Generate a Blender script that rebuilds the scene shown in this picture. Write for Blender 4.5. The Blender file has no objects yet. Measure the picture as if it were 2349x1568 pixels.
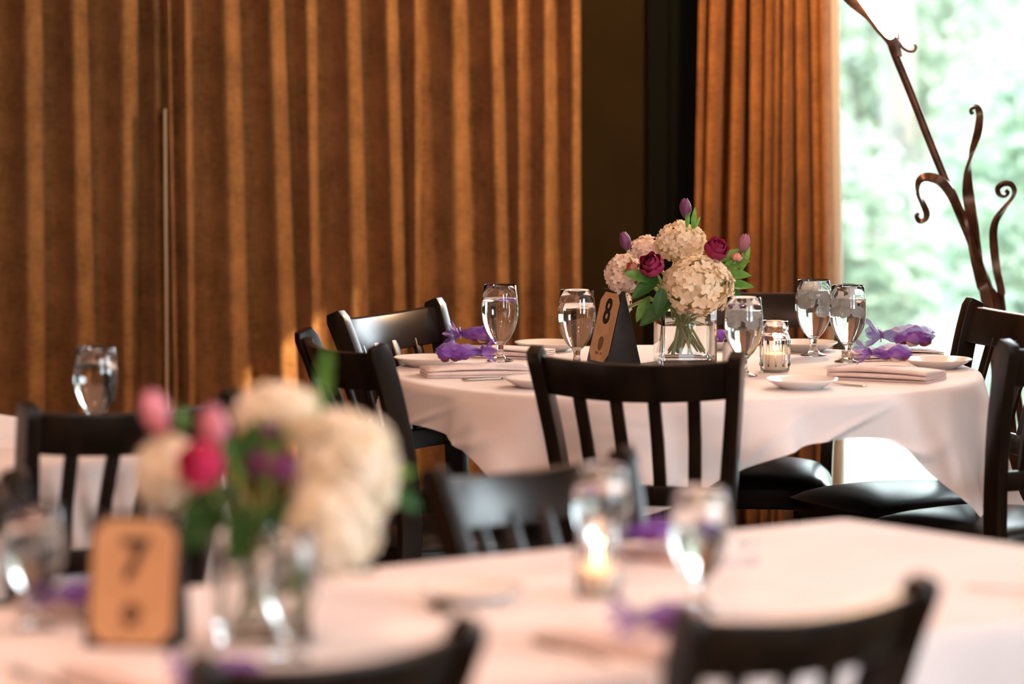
import bpy, bmesh, math, random
from mathutils import Vector, Matrix, Euler
random.seed(7)
PI = math.pi
scene = bpy.context.scene
col = scene.collection

# ---------------------------------------------------------------- camera, sky, sun, lamps, exposure
cam_data = bpy.data.cameras.new('camera')
cam = bpy.data.objects.new('camera', cam_data)
col.objects.link(cam)
cam.location = (0, 0, 1.75)
cam.rotation_euler = (PI / 2 - math.atan(931 / 10500.0), 0, 0)
cam_data.sensor_width = 36.0
cam_data.lens = 36.0 * 10500.0 / 2349.0
cam_data.clip_end = 200
cam_data.dof.use_dof = True
cam_data.dof.focus_distance = 10.75
cam_data.dof.aperture_fstop = 2.25
scene.camera = cam

world = bpy.data.worlds.new('sky')
scene.world = world
world.use_nodes = True
wb = world.node_tree.nodes['Background']
wb.inputs['Color'].default_value = (0.80, 0.93, 1.0, 1)
wb.inputs['Strength'].default_value = 8.0

sun_data = bpy.data.lights.new('sun', 'SUN')
sun_data.energy = 5.0
sun_data.color = (1.0, 0.70, 0.46)
sun_data.angle = 0.009
sun = bpy.data.objects.new('sun', sun_data)
col.objects.link(sun)
sun.rotation_euler = Vector((-1.0, 1.0, -0.80)).to_track_quat('-Z', 'Y').to_euler()

# warm ceiling downlights of the dining room; the strongest stands in for frontal flash bounce
for (lx, ly, le) in [(-2.3, 3.6, 22), (-0.2, 3.2, 85), (1.3, 5.6, 13), (-2.3, 7.0, 22), (-0.3, 6.9, 15), (1.3, 9.0, 20),
                     (-2.3, 9.6, 14)]:
    ld = bpy.data.lights.new('ceiling_downlight', 'AREA')
    ld.shape = 'DISK'
    ld.size = 0.32
    ld.energy = le
    ld.color = (1.0, 0.58, 0.42)
    lo = bpy.data.objects.new('ceiling_downlight', ld)
    col.objects.link(lo)
    lo.location = (lx, ly, 3.17)

vs = scene.view_settings
vs.view_transform = 'Standard'
vs.look = 'None'
vs.gamma = 1.0
vs.use_curve_mapping = False
vs.exposure = 0.84
scene.cycles.use_denoising = True
scene.cycles.max_bounces = 14
scene.cycles.transmission_bounces = 12
scene.cycles.transparent_max_bounces = 24

# ---------------------------------------------------------------- materials
MATS = {}
def mat(name, base, rough=0.5, metal=0.0, spec=0.5, sheen=0.0, coat=0.0, trans=0.0, ior=1.45, emit=None, emit_s=0.0):
    m = bpy.data.materials.new(name)
    m.use_nodes = True
    b = m.node_tree.nodes['Principled BSDF']
    b.inputs['Base Color'].default_value = (*base, 1)
    b.inputs['Roughness'].default_value = rough
    b.inputs['Metallic'].default_value = metal
    b.inputs['Specular IOR Level'].default_value = spec
    b.inputs['Sheen Weight'].default_value = sheen
    b.inputs['Coat Weight'].default_value = coat
    b.inputs['Transmission Weight'].default_value = trans
    b.inputs['IOR'].default_value = ior
    if emit:
        b.inputs['Emission Color'].default_value = (*emit, 1)
        b.inputs['Emission Strength'].default_value = emit_s
    MATS[name] = m
    return m

def nodes(m):
    nt = m.node_tree
    return nt, nt.nodes, nt.links, nt.nodes['Principled BSDF']

def noisy(m, c1, c2, scale=(8, 8, 8), detail=4, bump=0.0, bscale=None, lo=0.35, hi=0.65):
    """object-space noise between two colours of the thing itself, with optional fine relief"""
    nt, n, l, b = nodes(m)
    tc = n.new('ShaderNodeTexCoord')
    mp = n.new('ShaderNodeMapping')
    mp.inputs['Scale'].default_value = scale
    nz = n.new('ShaderNodeTexNoise')
    nz.inputs['Scale'].default_value = 1.0
    nz.inputs['Detail'].default_value = detail
    cr = n.new('ShaderNodeValToRGB')
    cr.color_ramp.elements[0].color = (*c1, 1)
    cr.color_ramp.elements[1].color = (*c2, 1)
    cr.color_ramp.elements[0].position = lo
    cr.color_ramp.elements[1].position = hi
    l.new(tc.outputs['Object'], mp.inputs['Vector'])
    l.new(mp.outputs['Vector'], nz.inputs['Vector'])
    l.new(nz.outputs['Fac'], cr.inputs['Fac'])
    l.new(cr.outputs['Color'], b.inputs['Base Color'])
    if bump:
        bp = n.new('ShaderNodeBump')
        bp.inputs['Strength'].default_value = bump
        bp.inputs['Distance'].default_value = 0.003
        src = nz
        if bscale:
            src = n.new('ShaderNodeTexNoise')
            src.inputs['Scale'].default_value = bscale
            l.new(tc.outputs['Object'], src.inputs['Vector'])
        l.new(src.outputs['Fac'], bp.inputs['Height'])
        l.new(bp.outputs['Normal'], b.inputs['Normal'])
    return m

def weave(m, c1, c2, density=260, bump=0.25):
    """woven cloth: stretched noise along warp and weft multiplied together"""
    nt, n, l, b = nodes(m)
    tc = n.new('ShaderNodeTexCoord')
    outs = []
    for sc in ((density, density, density * 0.10), (density * 0.12, density * 0.12, density)):
        mp = n.new('ShaderNodeMapping')
        mp.inputs['Scale'].default_value = sc
        nz = n.new('ShaderNodeTexNoise')
        nz.inputs['Scale'].default_value = 1.0
        nz.inputs['Detail'].default_value = 2.0
        l.new(tc.outputs['Object'], mp.inputs['Vector'])
        l.new(mp.outputs['Vector'], nz.inputs['Vector'])
        outs.append(nz)
    big = n.new('ShaderNodeTexNoise')
    big.inputs['Scale'].default_value = 9.0
    big.inputs['Detail'].default_value = 5.0
    l.new(tc.outputs['Object'], big.inputs['Vector'])
    a = n.new('ShaderNodeMath'); a.operation = 'ADD'
    l.new(outs[0].outputs['Fac'], a.inputs[0]); l.new(outs[1].outputs['Fac'], a.inputs[1])
    a2 = n.new('ShaderNodeMath'); a2.operation = 'ADD'
    l.new(a.outputs[0], a2.inputs[0]); l.new(big.outputs['Fac'], a2.inputs[1])
    dv = n.new('ShaderNodeMath'); dv.operation = 'DIVIDE'; dv.inputs[1].default_value = 3.0
    l.new(a2.outputs[0], dv.inputs[0])
    cr = n.new('ShaderNodeValToRGB')
    cr.color_ramp.elements[0].color = (*c1, 1); cr.color_ramp.elements[0].position = 0.36
    cr.color_ramp.elements[1].color = (*c2, 1); cr.color_ramp.elements[1].position = 0.64
    l.new(dv.outputs[0], cr.inputs['Fac'])
    l.new(cr.outputs['Color'], b.inputs['Base Color'])
    bp = n.new('ShaderNodeBump')
    bp.inputs['Strength'].default_value = bump
    bp.inputs['Distance'].default_value = 0.002
    l.new(a.outputs[0], bp.inputs['Height'])
    l.new(bp.outputs['Normal'], b.inputs['Normal'])
    return m

def sheer(m, alpha_mix, transl=0.5):
    """thin cloth, petal or leaf: part lets light through, part is open"""
    nt, n, l, b = nodes(m)
    out = n['Material Output']
    base = b.inputs['Base Color'].default_value[:]
    tl = n.new('ShaderNodeBsdfTranslucent')
    tl.inputs['Color'].default_value = base
    mx = n.new('ShaderNodeMixShader')
    mx.inputs['Fac'].default_value = transl
    l.new(b.outputs['BSDF'], mx.inputs[1]); l.new(tl.outputs['BSDF'], mx.inputs[2])
    for lk in list(l):
        if lk.to_node == b and lk.to_socket.name == 'Base Color':
            l.new(lk.from_socket, tl.inputs['Color'])
    last = mx
    if alpha_mix > 0:
        tr = n.new('ShaderNodeBsdfTransparent')
        m2 = n.new('ShaderNodeMixShader')
        m2.inputs['Fac'].default_value = alpha_mix
        l.new(mx.outputs['Shader'], m2.inputs[1]); l.new(tr.outputs['BSDF'], m2.inputs[2])
        last = m2
    l.new(last.outputs['Shader'], out.inputs['Surface'])
    return m

weave(mat('curtain_cloth', (0.3, 0.13, 0.04), 0.9, sheen=0.15, spec=0.1), (0.165, 0.080, 0.026), (0.45, 0.235, 0.088))
sheer(weave(mat('window_curtain_cloth', (0.3, 0.13, 0.04), 0.9, sheen=0.15, spec=0.1), (0.19, 0.074, 0.020), (0.46, 0.195, 0.060)), 0.0, 0.12)
sheer(mat('curtain_lining', (0.75, 0.66, 0.52), 0.9), 0.0, 0.35)
noisy(mat('wall_paint', (0.05, 0.036, 0.012), 0.8, spec=0.12), (0.020, 0.0125, 0.003), (0.028, 0.0175, 0.0045), (3, 3, 3), bump=0.1, bscale=120)
noisy(mat('dark_trim', (0.010, 0.012, 0.008), 0.6, spec=0.12), (0.0035, 0.0045, 0.003), (0.006, 0.007, 0.0045), (6, 6, 2))
noisy(mat('floor_wood', (0.03, 0.02, 0.013), 0.45), (0.018, 0.011, 0.007), (0.036, 0.022, 0.013), (14, 1.2, 4), bump=0.1)
noisy(mat('ceiling_paint', (0.5, 0.44, 0.36), 0.9), (0.46, 0.40, 0.32), (0.54, 0.47, 0.39), (4, 4, 4))
noisy(mat('side_wall_paint', (0.22, 0.17, 0.11), 0.8), (0.11, 0.08, 0.05), (0.14, 0.10, 0.065), (3, 3, 3))
noisy(mat('espresso_wood', (0.018, 0.010, 0.006), 0.30, spec=0.5, coat=0.0), (0.006, 0.0032, 0.0016), (0.018, 0.0095, 0.0048), (30, 30, 3), bump=0.05)
noisy(mat('black_vinyl', (0.012, 0.011, 0.011), 0.30, spec=0.55), (0.010, 0.009, 0.009), (0.016, 0.014, 0.013), (20, 20, 20), bump=0.08, bscale=300)
noisy(mat('white_linen', (0.80, 0.76, 0.74), 0.85, sheen=0.2, spec=0.2), (0.77, 0.70, 0.685), (0.84, 0.775, 0.76), (5, 5, 5), bump=0.12, bscale=500)
sheer(MATS['white_linen'], 0.0, 0.10)
noisy(mat('napkin_linen', (0.74, 0.63, 0.60), 0.9, sheen=0.2, spec=0.2), (0.70, 0.58, 0.55), (0.78, 0.67, 0.64), (30, 30, 30), bump=0.15, bscale=700)
mat('porcelain', (0.80, 0.77, 0.74), 0.12, spec=0.6, coat=0.3)
noisy(mat('steel', (0.55, 0.52, 0.48), 0.18, metal=1.0), (0.50, 0.47, 0.43), (0.60, 0.57, 0.53), (20, 20, 20))
mat('clear_glass', (1, 1, 1), 0.0, trans=1.0, ior=1.48)
mat('water', (0.97, 1.0, 0.99), 0.0, trans=1.0, ior=1.33)
sheer(noisy(mat('ice', (0.95, 0.97, 0.98), 0.2, ior=1.31), (0.93, 0.96, 0.97), (0.99, 0.99, 0.99), (60, 60, 60), bump=0.3, bscale=120), 0.0, 0.75)
noisy(mat('black_card', (0.012, 0.012, 0.013), 0.55), (0.010, 0.010, 0.011), (0.016, 0.016, 0.017), (40, 40, 40), bump=0.1, bscale=400)
noisy(mat('kraft_paper', (0.52, 0.30, 0.15), 0.85), (0.56, 0.325, 0.165), (0.62, 0.375, 0.20), (60, 60, 60), bump=0.1, bscale=400)
mat('ink', (0.012, 0.011, 0.010), 0.6)
noisy(mat('brown_print', (0.16, 0.085, 0.04), 0.7), (0.14, 0.075, 0.035), (0.19, 0.10, 0.05), (80, 80, 80))
mat('wax', (0.88, 0.78, 0.64), 0.5)
mat('flame', (1.0, 0.6, 0.2), 0.5, emit=(1.0, 0.42, 0.12), emit_s=60)
mat('wick', (0.02, 0.02, 0.02), 0.9)
sheer(noisy(mat('hydrangea_cream', (0.85, 0.70, 0.48), 0.8), (0.82, 0.67, 0.46), (0.94, 0.85, 0.68), (35, 35, 35)), 0.0, 0.25)
sheer(noisy(mat('hydrangea_blush', (0.85, 0.66, 0.55), 0.8), (0.84, 0.66, 0.55), (0.94, 0.83, 0.74), (35, 35, 35)), 0.0, 0.25)
sheer(noisy(mat('hydrangea_white', (0.86, 0.79, 0.66), 0.8), (0.84, 0.77, 0.58), (0.95, 0.90, 0.80), (25, 25, 25)), 0.0, 0.25)
sheer(noisy(mat('rose_magenta', (0.30, 0.015, 0.075), 0.6), (0.20, 0.008, 0.05), (0.40, 0.025, 0.11), (30, 30, 30)), 0.0, 0.2)
sheer(noisy(mat('rose_hot_pink', (0.75, 0.03, 0.14), 0.6), (0.62, 0.02, 0.11), (0.80, 0.06, 0.20), (30, 30, 30)), 0.0, 0.2)
sheer(noisy(mat('rosebud_pink', (0.80, 0.33, 0.28), 0.6), (0.75, 0.25, 0.22), (0.85, 0.45, 0.38), (30, 30, 30)), 0.0, 0.2)
sheer(noisy(mat('tulip_purple', (0.17, 0.045, 0.14), 0.45), (0.11, 0.022, 0.085), (0.30, 0.11, 0.24), (60, 60, 9)), 0.0, 0.25)
sheer(noisy(mat('tulip_lilac', (0.42, 0.16, 0.26), 0.45), (0.30, 0.09, 0.18), (0.55, 0.27, 0.36), (60, 60, 9)), 0.0, 0.25)
sheer(noisy(mat('tulip_pink', (0.80, 0.30, 0.40), 0.45), (0.75, 0.16, 0.28), (0.86, 0.48, 0.55), (50, 50, 9)), 0.0, 0.25)
sheer(noisy(mat('stock_purple', (0.35, 0.08, 0.28), 0.6), (0.26, 0.05, 0.22), (0.50, 0.17, 0.40), (40, 40, 40)), 0.0, 0.25)
sheer(noisy(mat('leaf_green', (0.10, 0.26, 0.05), 0.4), (0.06, 0.18, 0.03), (0.17, 0.36, 0.08), (25, 25, 25)), 0.0, 0.3)
sheer(noisy(mat('dark_leaf', (0.02, 0.09, 0.015), 0.4), (0.012, 0.06, 0.010), (0.035, 0.13, 0.025), (25, 25, 25)), 0.0, 0.2)
noisy(mat('stem_green', (0.20, 0.30, 0.07), 0.5), (0.22, 0.31, 0.08), (0.42, 0.50, 0.18), (30, 30, 8))
sheer(noisy(mat('organza', (0.18, 0.04, 0.42), 0.45, sheen=0.3), (0.12, 0.025, 0.34), (0.30, 0.10, 0.62), (45, 45, 45)), 0.33, 0.35)
mat('ribbon', (0.13, 0.02, 0.30), 0.4, sheen=0.3)
noisy(mat('candy_burgundy', (0.22, 0.03, 0.06), 0.35), (0.15, 0.02, 0.04), (0.32, 0.06, 0.09), (60, 60, 60))
mat('candy_cream', (0.80, 0.60, 0.42), 0.4)
noisy(mat('rusted_iron', (0.07, 0.03, 0.018), 0.30, metal=0.5), (0.075, 0.032, 0.019), (0.19, 0.080, 0.045), (25, 25, 25), bump=0.2, bscale=90)
mat('lamp_shade_glass', (1.0, 0.9, 0.75), 0.4, emit=(1.0, 0.70, 0.44), emit_s=14)
noisy(mat('lawn', (0.35, 0.5, 0.2), 0.9), (0.085, 0.115, 0.082), (0.14, 0.16, 0.125), (0.9, 0.9, 0.9), detail=6)
sheer(noisy(mat('shrub_leaf', (0.16, 0.42, 0.11), 0.22, spec=0.8), (0.20, 0.285, 0.21), (0.28, 0.375, 0.265), (3, 3, 3)), 0.0, 0.45)  # haze and overexposure are put into this washed-out mint colour
sheer(noisy(mat('shrub_leaf_pale', (0.38, 0.62, 0.28), 0.22, spec=0.8), (0.24, 0.32, 0.24), (0.34, 0.41, 0.31), (3, 3, 3)), 0.0, 0.45)  # paler mint, with the outdoor haze put into the colour too
noisy(mat('bark', (0.32, 0.28, 0.24), 0.9), (0.12, 0.12, 0.105), (0.19, 0.185, 0.16), (8, 8, 2), bump=0.3)
# window pane: clear sheet with a faint mirror sheen
pm = bpy.data.materials.new('window_pane'); pm.use_nodes = True
n_, l_ = pm.node_tree.nodes, pm.node_tree.links
tr_, gl_, mx_ = n_.new('ShaderNodeBsdfTransparent'), n_.new('ShaderNodeBsdfGlossy'), n_.new('ShaderNodeMixShader')
gl_.inputs['Roughness'].default_value = 0.02
fr_ = n_.new('ShaderNodeFresnel'); fr_.inputs['IOR'].default_value = 1.35
l_.new(fr_.outputs['Fac'], mx_.inputs['Fac']); l_.new(tr_.outputs[0], mx_.inputs[1]); l_.new(gl_.outputs[0], mx_.inputs[2])
l_.new(mx_.outputs[0], n_['Material Output'].inputs['Surface'])
MATS['window_pane'] = pm

# ---------------------------------------------------------------- mesh helpers
def mk(name, verts, faces, m, parent=None, smooth=True, mat_world=None):
    me = bpy.data.meshes.new(name)
    me.from_pydata([tuple(v) for v in verts], [], faces)
    me.materials.append(MATS[m])
    if smooth:
        for p in me.polygons: p.use_smooth = True
    me.update()
    o = bpy.data.objects.new(name, me)
    col.objects.link(o)
    if parent: o.parent = parent
    return o

def fix_normals(o):
    bm = bmesh.new(); bm.from_mesh(o.data)
    bmesh.ops.recalc_face_normals(bm, faces=bm.faces)
    bm.to_mesh(o.data); bm.free()
    return o

def inst(name, me, parent, loc=(0, 0, 0), rot=None, scale=(1, 1, 1), mw=None):
    o = bpy.data.objects.new(name, me)
    col.objects.link(o)
    o.parent = parent
    if mw is not None: o.matrix_local = mw
    else:
        o.location = loc
        if rot: o.rotation_euler = rot
        o.scale = scale
    return o

def tag(o, label, cat, group=None, kind=None):
    if label: o['label'] = label
    if cat: o['category'] = cat
    if group: o['group'] = group
    if kind: o['kind'] = kind
    return o

def thing(name, label, cat, loc=(0, 0, 0), rz=0.0, group=None):
    o = bpy.data.objects.new(name, None)
    o.empty_display_size = 0.05
    col.objects.link(o)
    o.location = loc
    o.rotation_euler = (0, 0, rz)
    return tag(o, label, cat, group)

def copy_tree(o, parent=None):
    c = o.copy(); col.objects.link(c); c.parent = parent
    for ch in list(o.children): copy_tree(ch, c)
    return c

def structure(o):
    o['kind'] = 'structure'
    return o

def lathe(prof, seg=40):
    vs_, fs = [], []
    n = len(prof)
    for r, z in prof:
        if r < 1e-6:
            vs_.append((0, 0, z))
        else:
            for k in range(seg):
                a = 2 * PI * k / seg
                vs_.append((r * math.cos(a), r * math.sin(a), z))
    idx, st = [], 0
    for r, z in prof:
        idx.append((st, r < 1e-6)); st += 1 if r < 1e-6 else seg
    for i in range(n - 1):
        (a, pa), (b, pb) = idx[i], idx[i + 1]
        for k in range(seg):
            k2 = (k + 1) % seg
            if pa and pb: continue
            if pa: fs.append((a, b + k2, b + k))
            elif pb: fs.append((a + k, a + k2, b))
            else: fs.append((a + k, a + k2, b + k2, b + k))
    return vs_, fs

def frames(pts):
    pts = [Vector(p) for p in pts]
    out, prev = [], None
    for i, p in enumerate(pts):
        t = (pts[min(i + 1, len(pts) - 1)] - pts[max(i - 1, 0)])
        if t.length < 1e-9: t = Vector((0, 0, 1))
        t.normalize()
        if prev is None:
            ref = Vector((0, 0, 1)) if abs(t.z) < 0.9 else Vector((1, 0, 0))
            u = t.cross(ref).normalized()
        else:
            u = (prev - t * prev.dot(t)).normalized()
        prev = u
        out.append((p, u, t.cross(u).normalized()))
    return out

def tube(pts, rad, seg=8, close=True):
    vs_, fs = [], []
    fr = frames(pts)
    for i, (p, u, w) in enumerate(fr):
        r = rad[i] if isinstance(rad, (list, tuple)) else rad
        for k in range(seg):
            a = 2 * PI * k / seg
            vs_.append(p + u * (r * math.cos(a)) + w * (r * math.sin(a)))
    for i in range(len(fr) - 1):
        for k in range(seg):
            k2 = (k + 1) % seg
            fs.append((i * seg + k, i * seg + k2, (i + 1) * seg + k2, (i + 1) * seg + k))
    if close:
        fs.append(tuple(range(seg - 1, -1, -1)))
        fs.append(tuple((len(fr) - 1) * seg + k for k in range(seg)))
    return vs_, fs

def ribbon_bar(pts, widths, thick, twist=0.0, tw0=0.0):
    """flat iron bar swept along a path and twisted about it"""
    vs_, fs = [], []
    fr = frames(pts)
    L = len(fr)
    for i, (p, u, w) in enumerate(fr):
        a = tw0 + twist * i / (L - 1)
        uu = u * math.cos(a) + w * math.sin(a)
        ww = w * math.cos(a) - u * math.sin(a)
        hw, ht = widths[i] * 0.5, thick * 0.5
        for sx, sy in ((-1, -1), (1, -1), (1, 1), (-1, 1)):
            vs_.append(p + uu * (hw * sx) + ww * (ht * sy))
    for i in range(L - 1):
        for k in range(4):
            k2 = (k + 1) % 4
            fs.append((i * 4 + k, i * 4 + k2, i * 4 + 4 + k2, i * 4 + 4 + k))
    fs.append((3, 2, 1, 0)); fs.append(tuple((L - 1) * 4 + k for k in range(4)))
    return vs_, fs

def spline(pts, n=8):
    pts = [Vector(p) for p in pts]
    out = []
    for i in range(len(pts) - 1):
        p0, p1, p2, p3 = pts[max(i - 1, 0)], pts[i], pts[i + 1], pts[min(i + 2, len(pts) - 1)]
        for k in range(n):
            t = k / n
            out.append(0.5 * ((2 * p1) + (p2 - p0) * t + (2 * p0 - 5 * p1 + 4 * p2 - p3) * t * t + (3 * p1 - p0 - 3 * p2 + p3) * t ** 3))
    out.append(pts[-1])
    return out

def boxv(c, s):
    x, y, z = c; a, b, d = s[0] / 2, s[1] / 2, s[2] / 2
    v = [(x + i * a, y + j * b, z + k * d) for k in (-1, 1) for j in (-1, 1) for i in (-1, 1)]
    f = [(0, 2, 3, 1), (4, 5, 7, 6), (0, 1, 5, 4), (2, 6, 7, 3), (0, 4, 6, 2), (1, 3, 7, 5)]
    return v, f

def boxes(lst):
    V, F = [], []
    for c, s in lst:
        v, f = boxv(c, s)
        F += [tuple(i + len(V) for i in q) for q in f]; V += v
    return V, F

def bevel(o, w=0.003, seg=2):
    md = o.modifiers.new('bevel', 'BEVEL')
    md.width = w; md.segments = seg; md.limit_method = 'ANGLE'; md.angle_limit = math.radians(40)
    for p in o.data.polygons: p.use_smooth = True
    return o

def sweep_rect(pts, sizes, ux=(1, 0, 0)):
    """rectangular section swept along pts in the plane across ux; sizes = (along ux, across)"""
    V, F = [], []
    ux = Vector(ux)
    pts = [Vector(p) for p in pts]
    for i, p in enumerate(pts):
        t = (pts[min(i + 1, len(pts) - 1)] - pts[max(i - 1, 0)]).normalized()
        w = t.cross(ux).normalized()
        a, b = sizes[i]
        for sx, sy in ((-1, -1), (1, -1), (1, 1), (-1, 1)):
            V.append(p + ux * (a / 2 * sx) + w * (b / 2 * sy))
    for i in range(len(pts) - 1):
        for k in range(4):
            k2 = (k + 1) % 4
            F.append((i * 4 + k, i * 4 + k2, i * 4 + 4 + k2, i * 4 + 4 + k))
    F.append((3, 2, 1, 0)); L = (len(pts) - 1) * 4; F.append((L, L + 1, L + 2, L + 3))
    return V, F

# ---------------------------------------------------------------- the room
ROOM_H = 3.2
XR, XL, YF, YB = 2.2, -4.2, -1.6, 12.98
CORNER = Vector((0.390, YB, 0))
wdir = Vector((math.cos(math.radians(-20)), math.sin(math.radians(-20)), 0))       # window wall runs right and towards the room
wnor = Vector((wdir.y, -wdir.x, 0)) * 1.0                                          # into the room
def wpt(t, out=0.0, z=0.0):
    p = CORNER + wdir * t - wnor * out
    return Vector((p.x, p.y, z))
WT = (XR - CORNER.x) / wdir.x                                                      # length of the window wall
structure(mk('floor', *boxes([((-1.0, 5.8, -0.05), (6.6, 15.2, 0.1))]), 'floor_wood', smooth=False))
structure(mk('ceiling', *boxes([((-1.0, 5.8, ROOM_H + 0.05), (6.6, 15.2, 0.1))]), 'ceiling_paint', smooth=False))
structure(mk('wall_back', *boxes([(((XL + CORNER.x) / 2, YB + 0.06, ROOM_H / 2), (CORNER.x - XL, 0.12, ROOM_H))]), 'wall_paint', smooth=False))
structure(mk('wall_left', *boxes([((XL - 0.06, 5.8, ROOM_H / 2), (0.12, 15.2, ROOM_H))]), 'side_wall_paint', smooth=False))
structure(mk('wall_front', *boxes([((-1.0, YF - 0.06, ROOM_H / 2), (6.6, 0.12, ROOM_H))]), 'side_wall_paint', smooth=False))
# right wall: windows, pillar added to narrow their glare, slit shaped for the sun patch
rw = []
xw = XR + 0.06
def rseg(y0, y1, z0, z1): rw.append(((xw, (y0 + y1) / 2, (z0 + z1) / 2), (0.12, y1 - y0, z1 - z0)))
rseg(YF, 4.2, 0, ROOM_H)
rseg(4.2, 9.0, 0, 0.75); rseg(4.2, 9.0, 2.75, ROOM_H); rseg(6.2, 7.95, 0.75, 2.75)
rseg(9.0, 9.70, 0, ROOM_H)
rseg(9.70, 10.11, 2.98, ROOM_H); rseg(9.70, 10.11, 0, 1.9)
rseg(10.11, 12.6, 0, ROOM_H)
structure(mk('wall_right', *boxes(rw), 'side_wall_paint', smooth=False))
structure(mk('sun_block_eave', *boxes([((XR + 1.75, 5.2, 2.95), (3.26, 8.4, 0.10))]), 'dark_trim', smooth=False))   # unseen eave added to keep direct sun out of the side windows
# window wall
def wseg(t0, t1, z0, z1, th=0.12, off=0.0):
    V = [wpt(t0, off, z0), wpt(t1, off, z0), wpt(t1, off + th, z0), wpt(t0, off + th, z0),
         wpt(t0, off, z1), wpt(t1, off, z1), wpt(t1, off + th, z1), wpt(t0, off + th, z1)]
    F = [(0, 1, 2, 3), (7, 6, 5, 4), (0, 4, 5, 1), (1, 5, 6, 2), (2, 6, 7, 3), (3, 7, 4, 0)]
    return V, F
def wjoin(lst):
    V, F = [], []
    for a in lst:
        v, f = wseg(*a); F += [tuple(i + len(V) for i in q) for q in f]; V += v
    return V, F
TW0, TW1 = 0.46, WT - 0.06
structure(fix_normals(mk('wall_window_side', *wjoin([(0, TW0, 0, ROOM_H), (TW1, WT, 0, ROOM_H), (TW0, TW1, 0, 0.06), (TW0, TW1, 2.95, ROOM_H)]), 'dark_trim', smooth=False)))  # backlit shade of this wall is put into its near-black colour
win = structure(fix_normals(mk('window_1', *wjoin([(TW0, TW0 + 0.045, 0.06, 2.95, 0.06, 0.03), (TW1 - 0.045, TW1, 0.06, 2.95, 0.06, 0.03),
      (TW0, TW1, 0.06, 0.11, 0.06, 0.03), (TW0, TW1, 2.9, 2.95, 0.06, 0.03)]), 'dark_trim', smooth=False)))
fix_normals(mk('pane', *wjoin([(TW0 + 0.045, TW1 - 0.045, 0.11, 2.9, 0.006, 0.055)]), 'window_pane', win, smooth=False))
# dark upright trim in the corner beside the window curtain
structure(fix_normals(mk('trim_2', *wjoin([(0.004, 0.062, 0, ROOM_H, 0.03, -0.03)]), 'dark_trim', smooth=False)))
structure(mk('baseboard_back', *boxes([(((XL + CORNER.x) / 2 - 0.02, YB - 0.008, 0.06), (CORNER.x - XL - 0.1, 0.016, 0.12))]), 'dark_trim', smooth=False))

# outside: lawn rising away from the window, shrubs and trunks
def lawn_z(x, y): return -0.12 + (0.09 * max(0.0, y - 19) ** 1.25)
LV, LF = [], []
nx, ny = 30, 34
for j in range(ny + 1):
    for i in range(nx + 1):
        x = -22 + 54 * i / nx; y = 12.9 + 45 * j / ny
        LV.append((x, y, lawn_z(x, y) + 0.05 * math.sin(x * 1.3) * math.sin(y * 0.9)))
for j in range(ny):
    for i in range(nx):
        a = j * (nx + 1) + i; LF.append((a, a + 1, a + nx + 2, a + nx + 1))
structure(mk('ground_lawn', LV, LF, 'lawn'))
structure(mk('ground_side_lawn', *boxes([((14.3, 3.5, -0.22), (24, 18.8, 0.1))]), 'lawn', smooth=False))

def foliage(cx, cy, cz, rx, ry, rz, n, size, rnd):
    V, F = [], []
    for _ in range(n):
        while True:
            p = Vector((rnd.uniform(-1, 1), rnd.uniform(-1, 1), rnd.uniform(-1, 1)))
            if 0.25 < p.length < 1.0: break
        q = p * (0.86 + 0.14 * math.sin(9 * p.x + 5 * p.z) * math.sin(7 * p.y))
        c = Vector((cx + q.x * rx, cy + q.y * ry, cz + q.z * rz))
        e = Euler((rnd.uniform(-0.9, 0.9), rnd.uniform(-0.9, 0.9), rnd.uniform(0, 6.28))).to_matrix()
        s = size * rnd.uniform(0.6, 1.3)
        b = len(V)
        for lp in ((0, -0.5, 0), (0.3, -0.05, 0.08), (0, 0.6, 0), (-0.3, -0.05, 0.08)):
            V.append(c + e @ (Vector(lp) * s))
        F.append((b, b + 1, b + 2)); F.append((b, b + 2, b + 3))
    return V, F

rnd = random.Random(3)
SHRUBS = [
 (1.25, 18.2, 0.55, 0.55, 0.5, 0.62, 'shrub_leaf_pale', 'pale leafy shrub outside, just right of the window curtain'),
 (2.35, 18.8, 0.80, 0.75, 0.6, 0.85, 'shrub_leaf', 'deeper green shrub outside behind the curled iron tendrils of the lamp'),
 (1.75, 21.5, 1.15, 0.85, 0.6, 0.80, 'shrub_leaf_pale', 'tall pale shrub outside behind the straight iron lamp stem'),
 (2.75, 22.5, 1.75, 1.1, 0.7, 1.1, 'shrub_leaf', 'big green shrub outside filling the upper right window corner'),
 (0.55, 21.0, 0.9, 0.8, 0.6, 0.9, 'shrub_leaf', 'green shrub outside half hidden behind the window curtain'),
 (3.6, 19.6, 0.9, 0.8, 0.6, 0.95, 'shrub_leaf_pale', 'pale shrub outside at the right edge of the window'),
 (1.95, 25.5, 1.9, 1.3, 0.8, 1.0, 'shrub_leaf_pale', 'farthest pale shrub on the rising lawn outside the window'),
]
for (x, y, z, rx, ry, rz, m, lab) in SHRUBS:
    g = lawn_z(x, y)
    t = thing('garden_shrub', lab, 'shrub', (x, y, g), 0, 'shrubs in the garden outside')
    zz = max(z, rz * 0.95)
    fo = mk('foliage', *foliage(0, 0, zz, rx, ry, rz, int(1500 * rx * rz) + 500, 0.11, rnd), m, t, smooth=False)
    fo['kind'] = 'stuff'
    for k in range(3):
        a = k * 2.1 + x
        mk('stem', *tube(spline([(0.05 * math.cos(a), 0.05 * math.sin(a), -0.1), (0.12 * math.cos(a), 0.1 * math.sin(a), zz * 0.5), (0.4 * rx * math.cos(a), 0.4 * ry * math.sin(a), zz * 1.1)], 5), 0.018, 6), 'bark', t)
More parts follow.
